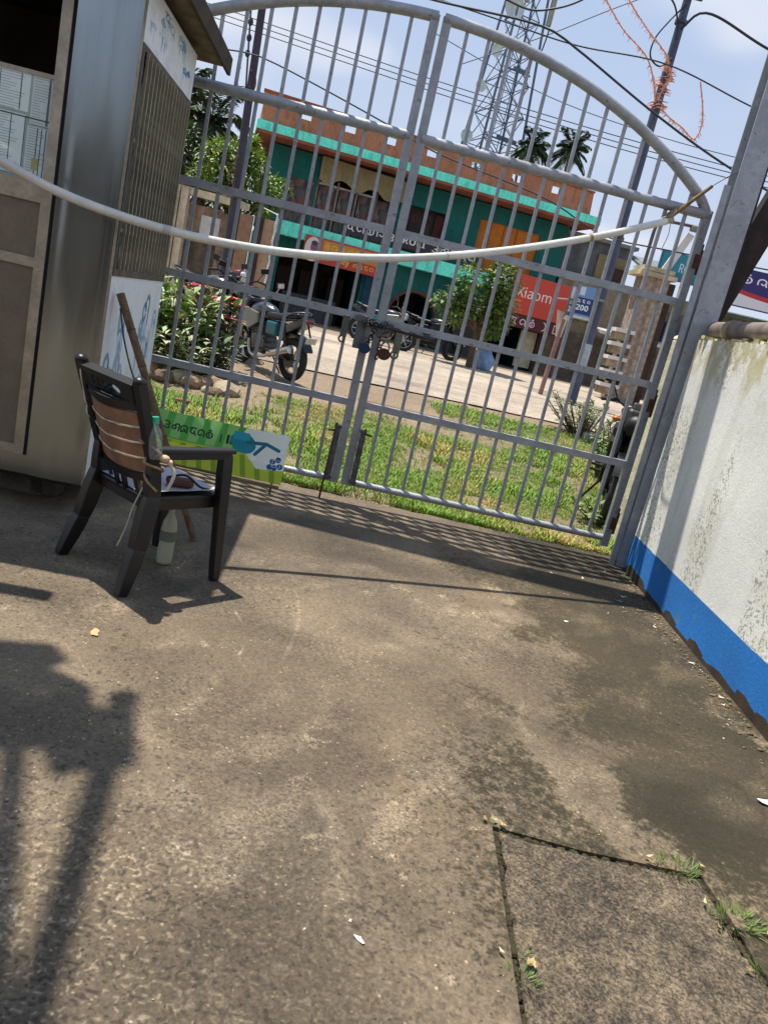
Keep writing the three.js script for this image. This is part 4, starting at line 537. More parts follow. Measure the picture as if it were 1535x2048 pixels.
// leafy garden shrubs left, seen through the left leaf
function shrub(name, label, seed, [x, z], stems, hgt, spread, L, cols, cat = 'shrub', flowers) {
  const y0 = landY(x, z), r = rng(seed), t = thing(name, label, cat, [x, y0, z]), list = [], st = [];
  for (let i = 0; i < stems; i++) { const a = r() * 6.28, R0 = spread * Math.sqrt(r()), tip = V(R0 * Math.cos(a), hgt * (0.55 + 0.45 * r()), R0 * Math.sin(a)), base = V(tip.x * 0.25, -0.02, tip.z * 0.25); st.push(rod(base.toArray(), tip.toArray(), 0.010, 0.005, 5)); const nl = 7 + Math.floor(5 * r()); for (let k = 0; k < nl; k++) { const s = 0.35 + 0.65 * k / nl, p = base.clone().lerp(tip, s), b = k * 2.4 + r(); const l = L * (0.65 + 0.6 * r()); list.push([p, V(Math.cos(b), 0.55 * (r() - 0.15) + (k === nl - 1 ? 0.8 : 0), Math.sin(b)), l, l * 0.24, jitterC(cols[Math.floor(r() * cols.length)], r)]); } if (flowers && r() < flowers[1]) for (let k = 0; k < 7; k++) { const b = k * 0.9; list.push([tip, V(Math.cos(b), 0.3, Math.sin(b)), L * 0.8, L * 0.24, jitterC(flowers[0], r, 0.2)]); } }
  obj('stems', st, bark, t); leafMesh(list, t, 'foliage', leafMat); return t;
}
const G1 = [[0.17, 0.33, 0.03], [0.24, 0.42, 0.05], [0.10, 0.22, 0.025], [0.40, 0.50, 0.24]];
shrub('garden_shrub', 'large light green broad-leaved shrub nearest the kiosk', 501, [-2.95, -9.9], 62, 1.18, 0.55, 0.22, [...G1, [0.36, 0.44, 0.22]]);
shrub('garden_shrub', 'pale variegated shrub low behind the left gate leaf', 502, [-2.72, -9.55], 48, 0.62, 0.50, 0.14, [[0.55, 0.60, 0.38], [0.34, 0.45, 0.18], [0.16, 0.30, 0.04]]);
shrub('garden_shrub', 'shrub with red bracts beside the parked blue and black motorcycle', 503, [-2.62, -10.6], 42, 1.05, 0.42, 0.21, [[0.09, 0.20, 0.03], [0.15, 0.29, 0.04], [0.04, 0.11, 0.02]], 'shrub', [[0.62, 0.05, 0.08], 0.42]);
shrub('garden_shrub', 'dark glossy shrub between the pale shrub and the motorcycle', 504, [-2.42, -10.1], 38, 0.58, 0.36, 0.18, [[0.035, 0.09, 0.02], [0.06, 0.14, 0.03]]);
shrub('garden_shrub', 'thin pale shrub farthest left against the white kiosk board', 505, [-3.40, -10.4], 40, 1.0, 0.45, 0.19, [[0.42, 0.50, 0.26], [0.18, 0.33, 0.04]]);
shrub('weed_bush', 'feathery weed bush at the foot of the grey pole', 506, [3.05, -12.4], 60, 0.62, 0.75, 0.11, [[0.12, 0.20, 0.03], [0.20, 0.26, 0.06], [0.08, 0.14, 0.02]], 'weeds');
shrub('weed_bush', 'brownish dry weed clump beside the pale kerb stone', 507, [3.35, -11.5], 34, 0.42, 0.5, 0.09, [[0.16, 0.16, 0.06], [0.10, 0.14, 0.03]], 'weeds');
shrub('weed_bush', 'bright green weed growing beside the black motorcycle', 508, [2.72, -9.5], 30, 0.62, 0.26, 0.10, [[0.10, 0.26, 0.03], [0.16, 0.33, 0.05]], 'weeds');
shrub('weed_bush', 'low trailing weeds below the gate hinge post', 509, [2.25, -7.2], 30, 0.22, 0.4, 0.08, [[0.10, 0.22, 0.03], [0.17, 0.26, 0.05]], 'weeds');
// weeds in the joints of the drain slab
function tuftThing(label, seed, [x, z], n, h, spread) { const r = rng(seed), t = thing('weed_tuft', label, 'weeds', [x, 0, z], 0, 'weeds round the drain slab'), list = []; for (let i = 0; i < n; i++) { const a = r() * 6.28, q = spread * Math.sqrt(r()); const l = h * (0.3 + 0.6 * r()); list.push([V(q * Math.cos(a), -0.01, q * Math.sin(a) * 0.6), V(Math.cos(a) * 0.8 + r() - 0.5, 0.6 + r(), Math.sin(a) * 0.8 + r() - 0.5), l, l * 0.05, jitterC([0.12, 0.22, 0.035], r)]); } leafMesh(list, t, 'blades', leafMat); for (let i = 0; i < 3; i++) { const a = r() * 6.28, sz = 0.008 + 0.007 * r(), sh = new THREE.Shape(); for (let k = 0; k < 8; k++) { const b = k * 0.785, q = sz * (0.6 + 0.55 * r()) * (k % 4 === 0 ? 1.5 : 0.9); k ? sh.lineTo(q * Math.cos(b), q * 0.7 * Math.sin(b)) : sh.moveTo(q, 0); } const g = new THREE.ShapeGeometry(sh).rotateX(-Math.PI / 2), p = g.attributes.position; for (let k = 0; k < p.count; k++) p.setY(k, 0.35 * Math.abs(p.getX(k)) + 0.002 * r()); g.computeVertexNormals(); obj('fallen_leaf', g.rotateY(a * 2).translate(spread * 1.3 * Math.cos(a), 0.012, spread * Math.sin(a)), worn([[188, 166, 110], [150, 124, 78], [204, 190, 140]][i], 0.3, 170, 0.85), t); } }
tuftThing('grass tuft with pale leaves at the back edge of the drain slab', 601, [1.245, -2.185], 110, 0.055, 0.075); tuftThing('tall grass tuft at the right edge of the drain slab', 602, [1.355, -1.99], 120, 0.075, 0.075); tuftThing('trailing weed at the lower left edge of the drain slab', 603, [0.635, -1.60], 60, 0.045, 0.05); tuftThing('sparse weed where the right slab edge leaves the picture', 604, [1.375, -1.80], 50, 0.05, 0.05); tuftThing('small moss tuft on the left edge of the drain slab', 605, [0.637, -1.68], 40, 0.03, 0.04); tuftThing('tiny weed at the back left corner of the drain slab', 606, [0.622, -2.185], 26, 0.025, 0.03);
// litter on the concrete
{
  const r = rng(41); const scrap = (name, label, cat, x, z, s, col) => { const sh = new THREE.Shape(); for (let k = 0; k < 11; k++) { const a = k / 11 * 6.283, q = s * (0.35 + 0.85 * r()); k ? sh.lineTo(q * 1.3 * Math.cos(a), q * 0.8 * Math.sin(a)) : sh.moveTo(q * 1.3, 0); } const g = extr(sh, 0.0015).rotateX(-Math.PI / 2), p = g.attributes.position; for (let i = 0; i < p.count; i++) p.setY(i, p.getY(i) + 0.25 * Math.abs(p.getX(i)) * 0.6); g.computeVertexNormals(); g.rotateY(r() * 6).translate(0, 0.001, 0); const t = obj(name, g, worn(col, 0.15, 171, 0.8)); t.position.set(x, 0, z); tag(t, label, cat); };
  scrap('dry_leaf', 'curled tan leaf on the concrete in front of the chair', 'leaf', -0.973, -2.878, 0.026, [206, 164, 112]);
  scrap('paper_scrap', 'small white paper scrap in the middle of the near concrete', 'paper', 0.221, -1.608, 0.014, [214, 210, 204]); scrap('paper_scrap', 'tiny pale speck of paper just beyond the white scrap', 'paper', 0.192, -1.662, 0.007, [196, 188, 176]);
  scrap('paper_sheet', 'torn white paper sheet at the right edge near the wall', 'paper', 1.83, -2.74, 0.062, [226, 228, 232]);
  scrap('petal', 'single white petal on the mossy concrete', 'petal', 1.294, -4.338, 0.018, [220, 212, 196]);
  [[2.004, -3.715], [1.985, -3.62], [1.99, -4.12], [1.93, -4.62], [1.62, -5.35], [1.38, -5.30], [1.86, -5.12]].forEach(([x, z], i) => scrap('petal', ['pinkish petal by the wall foot, nearest the viewer', 'second petal by the wall foot, beside the nearest one', 'petal against the broken blue paint', 'petal lying in the mossy corner by the wall', 'petal in the gantry shadow nearest the gate post', 'petal in the gate shadow left of the post', 'petal at the end of the dark shadow band'][i], 'petal', x, z, 0.014 + 0.005 * r(), [214, 196, 178]));
  scrap('wrapper', 'crumpled bluish wrapper in the corner where the shadow band meets the wall', 'wrapper', 1.80, -5.0, 0.03, [90, 120, 130]);
  scrap('petal', 'pale petal under the chair near the bottle', 'petal', -0.90, -3.78, 0.012, [214, 200, 180]); scrap('petal', 'two pale crumbs under the chair seat', 'petal', -1.22, -4.05, 0.012, [190, 180, 160]);
}
{ // leaf litter and twigs gathered in the corner by the gate post and along the wall
  const r = rng(42), list = [], cols = [[0.20, 0.15, 0.08], [0.10, 0.075, 0.045], [0.34, 0.28, 0.18], [0.07, 0.06, 0.03], [0.45, 0.40, 0.32]];
  for (let i = 0; i < 420; i++) { const k = r(); const z = k < 0.55 ? -5.75 + 1.3 * r() : -5.2 + 2.6 * r(), x = 2.05 - (k < 0.55 ? 0.75 * r() * r() : 0.38 * r() * r()); const l = 0.006 + 0.016 * r(), a = r() * 6.28; list.push([V(x, 0.003, z), V(Math.cos(a), 0.10 * r(), Math.sin(a)), l, l * (0.10 + 0.22 * r()), cols[Math.floor(r() * 5)]]); }
  for (let i = 0; i < 160; i++) { const z = -1.3 - 3.9 * r(), x = -1.2 + 2.9 * r(), l = 0.004 + 0.008 * r(), a = r() * 6.28; list.push([V(x, 0.002, z), V(Math.cos(a), 0.08 * r(), Math.sin(a)), l, l * 0.3, cols[Math.floor(r() * 5)]]); }
  const o = thing('leaf_litter', 'dry leaf bits and twigs strewn by the wall foot and gate post', 'litter'); o.userData.kind = 'stuff'; leafMesh(list, o, 'bits', new THREE.MeshStandardMaterial({ vertexColors: true, roughness: 0.95, side: THREE.DoubleSide }));
}
// stones heaped below the shrubs
{
  const r = rng(61); for (let i = 0; i < 16; i++) { const x = -2.95 + 1.0 * r(), z = -9.35 + 0.55 * (r() - 0.5), s = 0.06 + 0.10 * r(); const g = new THREE.IcosahedronGeometry(s, 1), p = g.attributes.position; for (let k = 0; k < p.count; k++) { const f = 0.75 + 0.5 * n3(p.getX(k) * 9 + i, p.getY(k) * 9, p.getZ(k) * 9, 4); p.setXYZ(k, p.getX(k) * f * 1.25, p.getY(k) * f * 0.75, p.getZ(k) * f); } g.computeVertexNormals(); const o = obj('rubble_stone', g, worn([[150, 126, 98], [120, 98, 78], [176, 160, 134]][i % 3], 0.3, 172, 0.95)); o.position.set(x, landY(x, z) + s * 0.35, z); o.rotation.y = r() * 6; tag(o, `${['sandy', 'brown', 'pale'][i % 3]} rough stone in the rubble heap below the shrubs`, 'stone', `${['sandy', 'brown', 'pale'][i % 3]} stones of the rubble heap`); }
  const k = obj('kerb_stone', rbox(0.34, 0.16, 0.2, 0.03, 0, 0.05, 0), worn([150, 146, 132], 0.25, 173, 0.95)); k.position.set(3.15, landY(3.15, -12.0), -12.0); tag(k, 'pale kerb stone lying in the weeds', 'stone');
  const bk = obj('brick_piece', rbox(0.16, 0.08, 0.11, 0.012, 0, 0.04, 0, 0, 0.4), worn([136, 84, 66], 0.3, 174, 0.95)); bk.position.set(-2.18, landY(-2.18, -8.1), -8.1); tag(bk, 'reddish brick piece in the grass behind the banner', 'brick');
}

// ───────────────────────── the turquoise building across the road ─────────────────────────
const streakTex = dataTex(512, 512, (u, v) => { const st = 0.55 * tileN(u, 0.15 * v, 60, 21) + 0.45 * tileN(u, 0.3 * v, 24, 22), bl = 0.6 * tileN(u, v, 5, 23) + 0.4 * tileN(u, v, 18, 24), f = tileN(u, v, 110, 25); const drip = ss(0.52, 0.75, st) * ss(0.35, 0.65, bl); const k = 0.84 + 0.20 * bl - 0.13 * drip + 0.12 * (f - 0.5); return [222 * k, 220 * k, 214 * k]; }, { rep: [0.33, 0.33] });
const painted = (c, rough = 0.88) => new THREE.MeshStandardMaterial({ color: wornColor(c), map: streakTex, roughness: rough, side: THREE.DoubleSide });
const teal = painted([12, 94, 92]), turq = painted([110, 240, 220], 0.8), brick = painted([166, 114, 88]), brickTrim = worn([150, 84, 62], 0.2, 203, 0.9), interiorM = worn([112, 102, 90], 0.3, 204, 0.9), woodDark = worn([62, 44, 36], 0.3, 205, 0.8), stain = painted([130, 118, 86]), orange = painted([184, 108, 38]), creamP = worn([190, 180, 150], 0.2, 208, 0.9), greyP = worn([126, 124, 118], 0.25, 209, 0.92), whiteP = worn([206, 204, 198], 0.12, 210, 0.8), glassDark = new THREE.MeshStandardMaterial({ color: new THREE.Color().setRGB(0.02, 0.024, 0.028), roughness: 0.08, metalness: 0, side: THREE.DoubleSide }), shutterM = worn([70, 72, 74], 0.25, 211, 0.6, 0.4, 3);
const print = (tex, rough = 0.55) => new THREE.MeshStandardMaterial({ map: tex, roughness: rough, side: THREE.DoubleSide });
{
  const B = thing('shop_building', 'two storey turquoise and brick building with shops across the road', 'building', [-5.528, 0, -23.5], 14 * R);
  const base = 0.4, wall = -0.9; // upper wall stands back under the slab
  obj('upper_wall', [span(0.55, 2.05, 3.4, 5.5, -6, wall), span(4.62, 5.0, 3.4, 5.5, -6, wall), span(6.25, 7.35, 3.4, 5.5, -6, wall), span(9.45, 10.36, 3.4, 5.5, -6, wall), span(2.05, 4.62, 5.05, 5.5, -6, wall), span(5.0, 6.25, 4.86, 5.5, -6, wall), span(7.35, 9.45, 5.02, 5.5, -6, wall)], teal, B);
  obj('roof_slab', span(0.0, 10.94, 5.62, 5.86, -6.2, 0), turq, B); obj('slab_edge_trim', [span(0.02, 10.92, 5.545, 5.618, -6.1, -0.02)], brickTrim, B);
  { const s = poly([[0.10, 5.87], [10.55, 5.87], [10.50, 6.52], [0.06, 6.62]]); for (const u of [1.32, 2.63, 3.86, 5.14, 6.56, 7.90, 9.26]) s.holes.push(new THREE.Path([[u - 0.16, 6.19], [u + 0.16, 6.19], [u + 0.16, 6.41], [u - 0.16, 6.41]].map(q => new THREE.Vector2(...q)))); obj('parapet', extr(s, 0.16).translate(0, 0, -0.26), brick, B); obj('parapet_coping', beam([0.04, 6.645, -0.18], [10.52, 6.545, -0.18], 0.05, 0.24), brickTrim, B); obj('rear_parapet', [span(0.1, 0.26, 5.87, 6.5, -6, -0.28), span(10.3, 10.46, 5.87, 6.4, -6, -0.28)], brick, B); }
  // first floor slab, balcony edge and posters
  obj('floor_slab', span(1.05, 10.4, 3.0, 3.40, -6, -0.02), turq, B);
  const win = obj('balcony_window', [span(2.05, 4.62, 3.42, 5.05, -1.5, -1.46)], glassDark, B);
  for (const u of [2.08, 2.70, 3.30, 3.92, 4.58]) obj('window_post', span(u - 0.035, u + 0.035, 3.42, 4.92, -1.0, -0.93), worn([134, 128, 122], 0.2, 212, 0.8), win);
  for (const [u0, u1] of [[2.12, 2.66], [2.74, 3.26], [3.34, 3.88]]) obj('window_head', span(u0, u1, 4.74, 4.80, -1.0, -0.94), whiteP, win);
  { const sh = new THREE.Shape(); sh.moveTo(2.05, 4.9); for (let k = 0; k <= 20; k++) { const u = 2.05 + 2.75 * k / 20; sh.lineTo(u, 4.86 - 0.10 * Math.sin(k * 0.9) - 0.16 * (k > 15 ? (k - 15) / 5 : 0) - 0.05 * h3(k, 2, 3)); } sh.lineTo(4.80, 5.40); sh.lineTo(2.05, 5.48); obj('torn_awning', extr(sh, 0.02).translate(0, 0, -0.62), stain, B); }
  const poster = canvasTex(256, 256, x => { x.fillStyle = '#4a2f30'; x.fillRect(0, 0, 256, 256); const r = rng(8); for (let i = 0; i < 46; i++) { x.fillStyle = ['#6b3a36', '#8a7466', '#3f5a52', '#2c2426', '#a05a3c'][i % 5]; x.globalAlpha = 0.55; x.beginPath(); x.ellipse(256 * r(), 256 * r(), 10 + 34 * r(), 14 + 50 * r(), r(), 0, 7); x.fill(); } });
  const posterMat = print(poster, 0.7); for (const [u, w] of [[1.62, 0.7], [2.38, 0.48], [3.0, 0.46], [3.6, 0.46], [4.24, 0.56]]) obj('film_poster', panel(w, 1.25, u, 4.10, -0.885), posterMat, B, true);
  const bd = obj('balcony_door', [span(5.0, 6.25, 3.42, 4.86, -1.3, -1.24)], woodDark, B); obj('door_leaf', span(5.95, 6.22, 3.42, 4.80, -1.22, -1.15), worn([86, 40, 34], 0.25, 213, 0.8), bd);
  const op = obj('orange_panel', span(7.35, 9.45, 3.42, 5.02, -1.05, -0.98), orange, B);
  for (let k = 0; k < 4; k++) obj('panel_rib', span(7.75 + k * 0.45, 7.78 + k * 0.45, 3.45, 5.0, -0.975, -0.96), worn([140, 80, 30], 0.2, 214, 0.8), op);
  const blackSign = canvasTex(1024, 128, (x, w, h) => { x.fillStyle = '#24202a'; x.fillRect(0, 0, w, h); x.strokeStyle = '#d9d6dc'; x.lineWidth = 9; x.lineCap = 'round'; for (let i = 0; i < 5; i++) oriya(x, 60 + i * 74, 70, 66, i + 20); x.fillStyle = '#d9d6dc'; x.font = 'bold 76px sans-serif'; x.fillText('ROLI', 440, 92); for (let i = 0; i < 5; i++) oriya(x, 690 + i * 70, 70, 64, i + 31); });
  obj('fascia_sign', panel(4.4, 0.46, 5.1, 3.72, 0.012), print(blackSign), B, true); obj('fascia_backing', span(2.9, 7.3, 3.49, 3.95, -0.05, 0.006), interiorM, B);
  const ban = canvasTex(512, 160, (x, w, h) => { x.fillStyle = '#b8402c'; x.fillRect(0, 0, w, h); x.fillStyle = '#c9853a'; x.fillRect(120, 12, 380, 82); x.fillStyle = '#ded7d0'; x.beginPath(); x.ellipse(58, 84, 52, 78, 0, 0, 7); x.fill(); x.fillStyle = '#8b5a6a'; x.beginPath(); x.ellipse(66, 70, 24, 34, 0, 0, 7); x.fill(); x.fillStyle = '#4d3a38'; x.beginPath(); x.ellipse(66, 44, 22, 16, 0, 0, 7); x.fill(); x.strokeStyle = '#e2b23e'; x.lineWidth = 8; for (let i = 0; i < 7; i++) oriya(x, 150 + i * 50, 48, 42, i + 50); x.fillStyle = '#e9c94a'; x.font = 'bold 44px sans-serif'; x.fillText('City', 226, 134); x.lineWidth = 5; for (let i = 0; i < 4; i++) oriya(x, 350 + i * 38, 122, 32, i + 60); });
  obj('shop_banner', [panel(2.35, 0.72, 3.10, 2.82, 0.05)], print(ban), B, true); obj('banner_frame', span(1.93, 4.27, 2.46, 3.18, 0.0, 0.044), interiorM, B);
  // ground floor
  obj('ground_wall', [span(1.0, 1.30, base, 3.0, -6, -0.45), span(3.92, 4.84, base, 3.0, -6, -0.45), span(6.60, 7.0, base, 3.0, -6, -0.45), span(10.05, 10.36, base, 3.0, -6, -0.45), span(7.0, 10.05, 2.45, 3.0, -6, -0.45), span(1.30, 3.92, 2.55, 3.0, -6, -0.45)], teal, B);
  { const s = poly([[4.84, base], [4.84, 3.0], [6.60, 3.0], [6.60, base]]); const a = new THREE.Path(); a.moveTo(4.98, base + 0.01); a.lineTo(4.98, 1.55); a.absarc(5.72, 1.55, 0.74, Math.PI, 0, true); a.lineTo(6.46, base + 0.01); a.closePath(); s.holes.push(a); obj('arch_wall', extr(s, 0.3).translate(0, 0, -0.76), teal, B); const ap = []; for (let k = 0; k <= 16; k++) { const t = Math.PI * (1 - k / 16); ap.push([5.72 + 0.79 * Math.cos(t), 1.55 + 0.79 * Math.sin(t), -0.45]); } obj('arch_moulding', tube(ap, 0.05, 40, 6), worn([112, 62, 52], 0.25, 215, 0.85), B); }
  obj('shop_interior', [span(1.30, 3.92, base, 2.55, -4, -3.9), span(4.84, 6.60, base, 3.0, -4, -3.9), span(7.0, 10.05, base, 2.45, -4, -3.9), span(1.0, 10.3, base, base + 0.12, -4, -0.2)], interiorM, B);
  for (const [u, w] of [[1.7, 0.5], [2.5, 0.6], [3.4, 0.5]]) obj('shop_shelf', span(u - w / 2, u + w / 2, base + 0.1, 2.2, -2.6, -2.2), worn([74, 58, 48], 0.4, 216, 0.9, 0, 8), B);
  obj('shop_counter', span(1.6, 3.3, base, 1.45, -1.2, -0.7), worn([60, 66, 70], 0.35, 217, 0.7, 0, 3), B); obj('door_curtain', span(4.0, 4.55, base + 0.1, 2.5, -0.44, -0.40), worn([26, 66, 92], 0.3, 218, 0.9, 0, 3), B);
  const shu = obj('shop_shutter', span(7.05, 8.5, base + 0.1, 2.4, -0.8, -0.74), shutterM, B); for (let k = 0; k < 9; k++) obj('shutter_slat', span(7.05, 8.5, base + 0.25 + k * 0.2, base + 0.28 + k * 0.2, -0.74, -0.72), shutterM, shu);
  obj('cream_panel', span(9.45, 10.02, base + 0.4, 1.98, -0.43, -0.36), creamP, B); obj('brown_jamb', span(10.05, 10.2, base, 2.05, -0.44, -0.30), woodDark, B);
  const red = canvasTex(512, 300, (x, w, h) => { x.fillStyle = '#cc4632'; x.fillRect(0, 0, w, h); x.fillStyle = '#f1e6e2'; x.font = '108px sans-serif'; x.fillText('Xiaomi', 46, 170); x.fillStyle = '#d8a23e'; x.fillRect(40, 196, 60, 8); });
  obj('red_sign', panel(2.08, 1.20, 9.63, 3.03, 0.082), print(red), B, true); obj('red_sign_box', span(8.59, 10.67, 2.43, 3.63, -0.02, 0.078), worn([140, 40, 30], 0.2, 219, 0.7), B);
  const maroon = canvasTex(1024, 110, (x, w, h) => { x.fillStyle = '#54141a'; x.fillRect(0, 0, w, h); x.strokeStyle = '#e3c9cc'; x.lineWidth = 9; x.lineCap = 'round'; for (let i = 0; i < 9; i++) oriya(x, 60 + i * 84, 58, 62, i + 70); x.beginPath(); x.arc(820, 56, 36, -1.2, 1.2); x.stroke(); x.strokeRect(930, 26, 56, 62); });
  obj('maroon_sign', panel(4.0, 0.42, 8.7, 2.215, 0.062), print(maroon), B, true); obj('maroon_sign_box', span(6.7, 10.7, 2.005, 2.425, -0.04, 0.056), worn([70, 24, 24], 0.2, 220, 0.8), B);
  obj('pale_notice', panel(0.62, 0.42, 8.25, 3.28, 0.02), whiteP, B); obj('notice_board', span(7.93, 8.57, 3.06, 3.50, -0.02, 0.014), greyP, B);
  obj('rear_walls', [span(0.55, 0.75, base, 3.2, -6, -0.95), span(0.6, 10.3, base, 5.5, -6.1, -6.0)], teal, B);
}
// ───────────────────────── low shed at the left ─────────────────────────
{
  const S = thing('cream_shed', 'low weathered shed with cream ledges and brown posts behind the shrubs', 'shed', [0, 0, 0]);
  const y0 = 0.5; obj('shed_wall', [span(-8.6, -6.4, y0, 3.1, -20.6, -20.4), span(-5.3, -4.55, y0, 2.95, -20.6, -20.4), span(-6.4, -5.3, 2.3, 3.0, -20.6, -20.4), span(-6.4, -5.3, y0, 1.1, -20.6, -20.4)], worn([150, 134, 118], 0.3, 230, 0.95, 0, 1), S);
  obj('ledge', [box(1.7, 0.16, 1.2, -5.45, 3.20, -19.7, 0.06, 0, -0.03)], creamP, S); obj('ledge', box(1.9, 0.16, 1.2, -7.2, 3.48, -19.7, 0.06, 0, -0.03), creamP, S); obj('doorway', span(-6.4, -5.3, 1.1, 2.3, -20.8, -20.7), interiorM, S);
  for (const x of [-6.05, -5.85]) obj('column', span(x - 0.085, x + 0.085, y0, 3.25, -19.2, -19.0), worn([176, 164, 140], 0.2, 231, 0.9), S);
  obj('timber_post', span(-6.42, -6.34, y0, 3.3, -19.25, -19.15), worn([190, 164, 112], 0.2, 232, 0.85), S); obj('sign_flap', span(-5.45, -5.0, 2.15, 2.72, -19.32, -19.28), worn([188, 188, 184], 0.15, 233, 0.8), S);
  for (const [x, w, m] of [[-4.62, 0.22, woodDark], [-4.35, 0.30, worn([138, 108, 84], 0.2, 234, 0.9)], [-4.02, 0.20, woodDark], [-3.80, 0.24, worn([150, 122, 98], 0.2, 235, 0.9)]]) obj('shutter_board', span(x - w / 2, x + w / 2, y0, 2.95, -19.15, -19.05), m, S);
  const ch = []; for (let k = 0; k < 30; k++) ch.push(ball(0.028, -3.56 + 0.008 * Math.sin(k), 3.05 - k * 0.052, -18.6, 1, 1.25, 1, 7, 5)); obj('white_chain', [...ch, rod([-3.56, 3.06, -18.6], [-3.95, 3.16, -18.9], 0.012)], whiteP, S); 
  obj('roof_clutter', [box(0.5, 0.10, 0.4, -5.5, 3.36, -19.7, 0, 0.3), box(0.3, 0.14, 0.3, -5.0, 3.36, -19.8, 0, 0.8), box(0.5, 0.06, 0.6, -5.9, 3.36, -19.6)], interiorM, S);
  obj('hanging_post', rod([-3.56, 0.55, -18.6], [-3.56, 3.1, -18.62], 0.02), greyP, S);
}
// ───────────────────────── shops and roadside things at the right ─────────────────────────
{
  const S = thing('right_shops', 'grey unfinished shop row with teal sign, right of the turquoise building', 'building', [5.0, 0, -26.2], 8 * R);
  const y0 = 0.5; obj('rear_wall', [span(-0.3, 6.5, y0, 4.2, -3, -1.0)], worn([140, 126, 104], 0.25, 240, 0.95, 0, 1), S);
  obj('upper_room', [span(-0.5, 1.9, 4.2, 5.35, -3, -1.2)], worn([96, 98, 100], 0.2, 241, 0.95), S); obj('upper_roof', span(-0.6, 2.0, 5.35, 5.46, -3.1, -1.0), greyP, S); obj('stained_wall', span(0.75, 1.9, 3.2, 5.0, -1.19, -1.12), stain, S); obj('old_door', span(1.25, 1.75, 3.1, 4.65, -1.1, -1.04), woodDark, S);
  obj('shed_roof', box(2.4, 0.08, 1.8, 3.1, 4.95, -0.6, 0.32, 0, 0.02), worn([110, 116, 120], 0.2, 242, 0.7, 0.2), S);
  obj('awning', [box(4.5, 0.07, 1.5, 3.0, 2.55, 0.2, 0.10)], worn([168, 164, 158], 0.2, 243, 0.8), S); obj('awning_edge', box(4.5, 0.10, 0.04, 3.0, 2.47, 0.96), whiteP, S);
  obj('shop_recess', [span(0.1, 2.4, y0 + 0.2, 2.3, -0.98, -0.9), span(2.7, 5.6, y0 + 0.2, 2.3, -0.98, -0.9)], interiorM, S); obj('green_board', span(0.2, 1.1, 2.75, 3.55, -0.98, -0.92), worn([140, 170, 110], 0.3, 244, 0.8), S); obj('upper_recess', span(3.0, 5.6, 2.8, 3.7, -0.98, -0.9), interiorM, S);
  const roy = canvasTex(512, 192, (x, w, h) => { x.fillStyle = '#2a7f94'; x.fillRect(0, 0, w, h); x.fillStyle = '#236e82'; x.fillRect(0, 140, w, 52); x.fillStyle = '#cfe3e6'; x.font = '92px sans-serif'; x.fillText('ROY', 190, 130); });
  obj('teal_sign', panel(1.7, 0.80, 3.15, 5.0, 0.302), print(roy), S, true); obj('teal_sign_box', span(2.28, 4.02, 4.58, 5.42, 0.18, 0.296), worn([30, 84, 98], 0.2, 245, 0.7), S); for (const x of [2.4, 3.9]) obj('sign_leg', span(x - 0.03, x + 0.03, 2.5, 4.58, 0.2, 0.26), greyP, S);
  obj('shop_goods', [0, 1, 2, 3, 4, 5, 6].map(k => box(0.28, 0.3 + 0.2 * (k % 3), 0.3, 3.0 + k * 0.34, 3.0 + 0.1 * (k % 2), -0.8)), worn([60, 74, 92], 0.5, 246, 0.7, 0, 8), S);
  const P = thing('stepped_stall', 'narrow stepped masonry pillar with white ledges by the road', 'pillar', [5.70, landY(5.70, -20.8), -20.8], 6 * R); P.scale.set(1.25, 1.1, 1.25);
  obj('masonry', [span(-0.22, 0.30, 0, 2.95, -0.3, 0.25)], worn([146, 130, 114], 0.3, 247, 0.95, 0, 3), P); for (let k = 0; k < 5; k++) { obj('white_ledge', box(0.42, 0.085, 0.4, -0.32 - 0.02 * (k % 2), 0.35 + k * 0.32, 0.12), whiteP, P); obj('box_step', box(0.34, 0.18, 0.34, -0.30 + 0.03 * (k % 2), 0.22 + k * 0.32, 0.08), worn([150, 132, 108], 0.3, 248, 0.9), P); }
  obj('cornice', [box(0.78, 0.10, 0.7, 0.0, 2.98, 0), box(0.66, 0.10, 0.6, 0, 3.10, 0)], worn([176, 164, 134], 0.25, 249, 0.9), P); obj('white_fin', beam([0.18, 3.10, 0.05], [0.50, 4.05, 0.05], 0.16, 0.05), whiteP, P); obj('ladder_shaft', span(0.32, 0.5, 0, 2.9, -0.1, 0.1), woodDark, P); obj('bent_pipe', tube([[-0.28, 3.9, 0.1], [-0.24, 4.12, 0.1], [-0.05, 4.18, 0.1], [0.55, 4.22, 0.1]], 0.035, 24, 8), worn([92, 82, 82], 0.2, 250, 0.6, 0.4), P); obj('pipe_leg', rod([-0.28, 3.1, 0.1], [-0.28, 3.92, 0.1], 0.035), worn([92, 82, 82], 0.2, 250, 0.6, 0.4), P); obj('floodlight', [rbox(0.22, 0.12, 0.16, 0.03, 0.55, 4.17, 0.1)], greyP, P);
  const L = thing('pipe_stack', 'bright metal pipes stacked at a slant beside the road', 'pipes', [6.35, landY(6.35, -18.5), -18.5], 0.3); for (let k = 0; k < 5; k++) obj('pipe', rod([-0.6, 0.25 + 0.11 * (k % 3), 0.1 * k], [0.95, 0.68 + 0.11 * (k % 3), 0.1 * k], 0.035, 0.035, 10), worn([170, 166, 160], 0.2, 251, 0.35, 0.8), L); obj('trestle', [rod([0.6, 0, 0.0], [0.6, 0.58, 0.2], 0.03), rod([0.6, 0, 0.5], [0.6, 0.58, 0.25], 0.03), rod([-0.45, 0, 0], [-0.45, 0.28, 0.2], 0.03), rod([-0.45, 0, 0.5], [-0.45, 0.28, 0.25], 0.03)], woodDark, L);
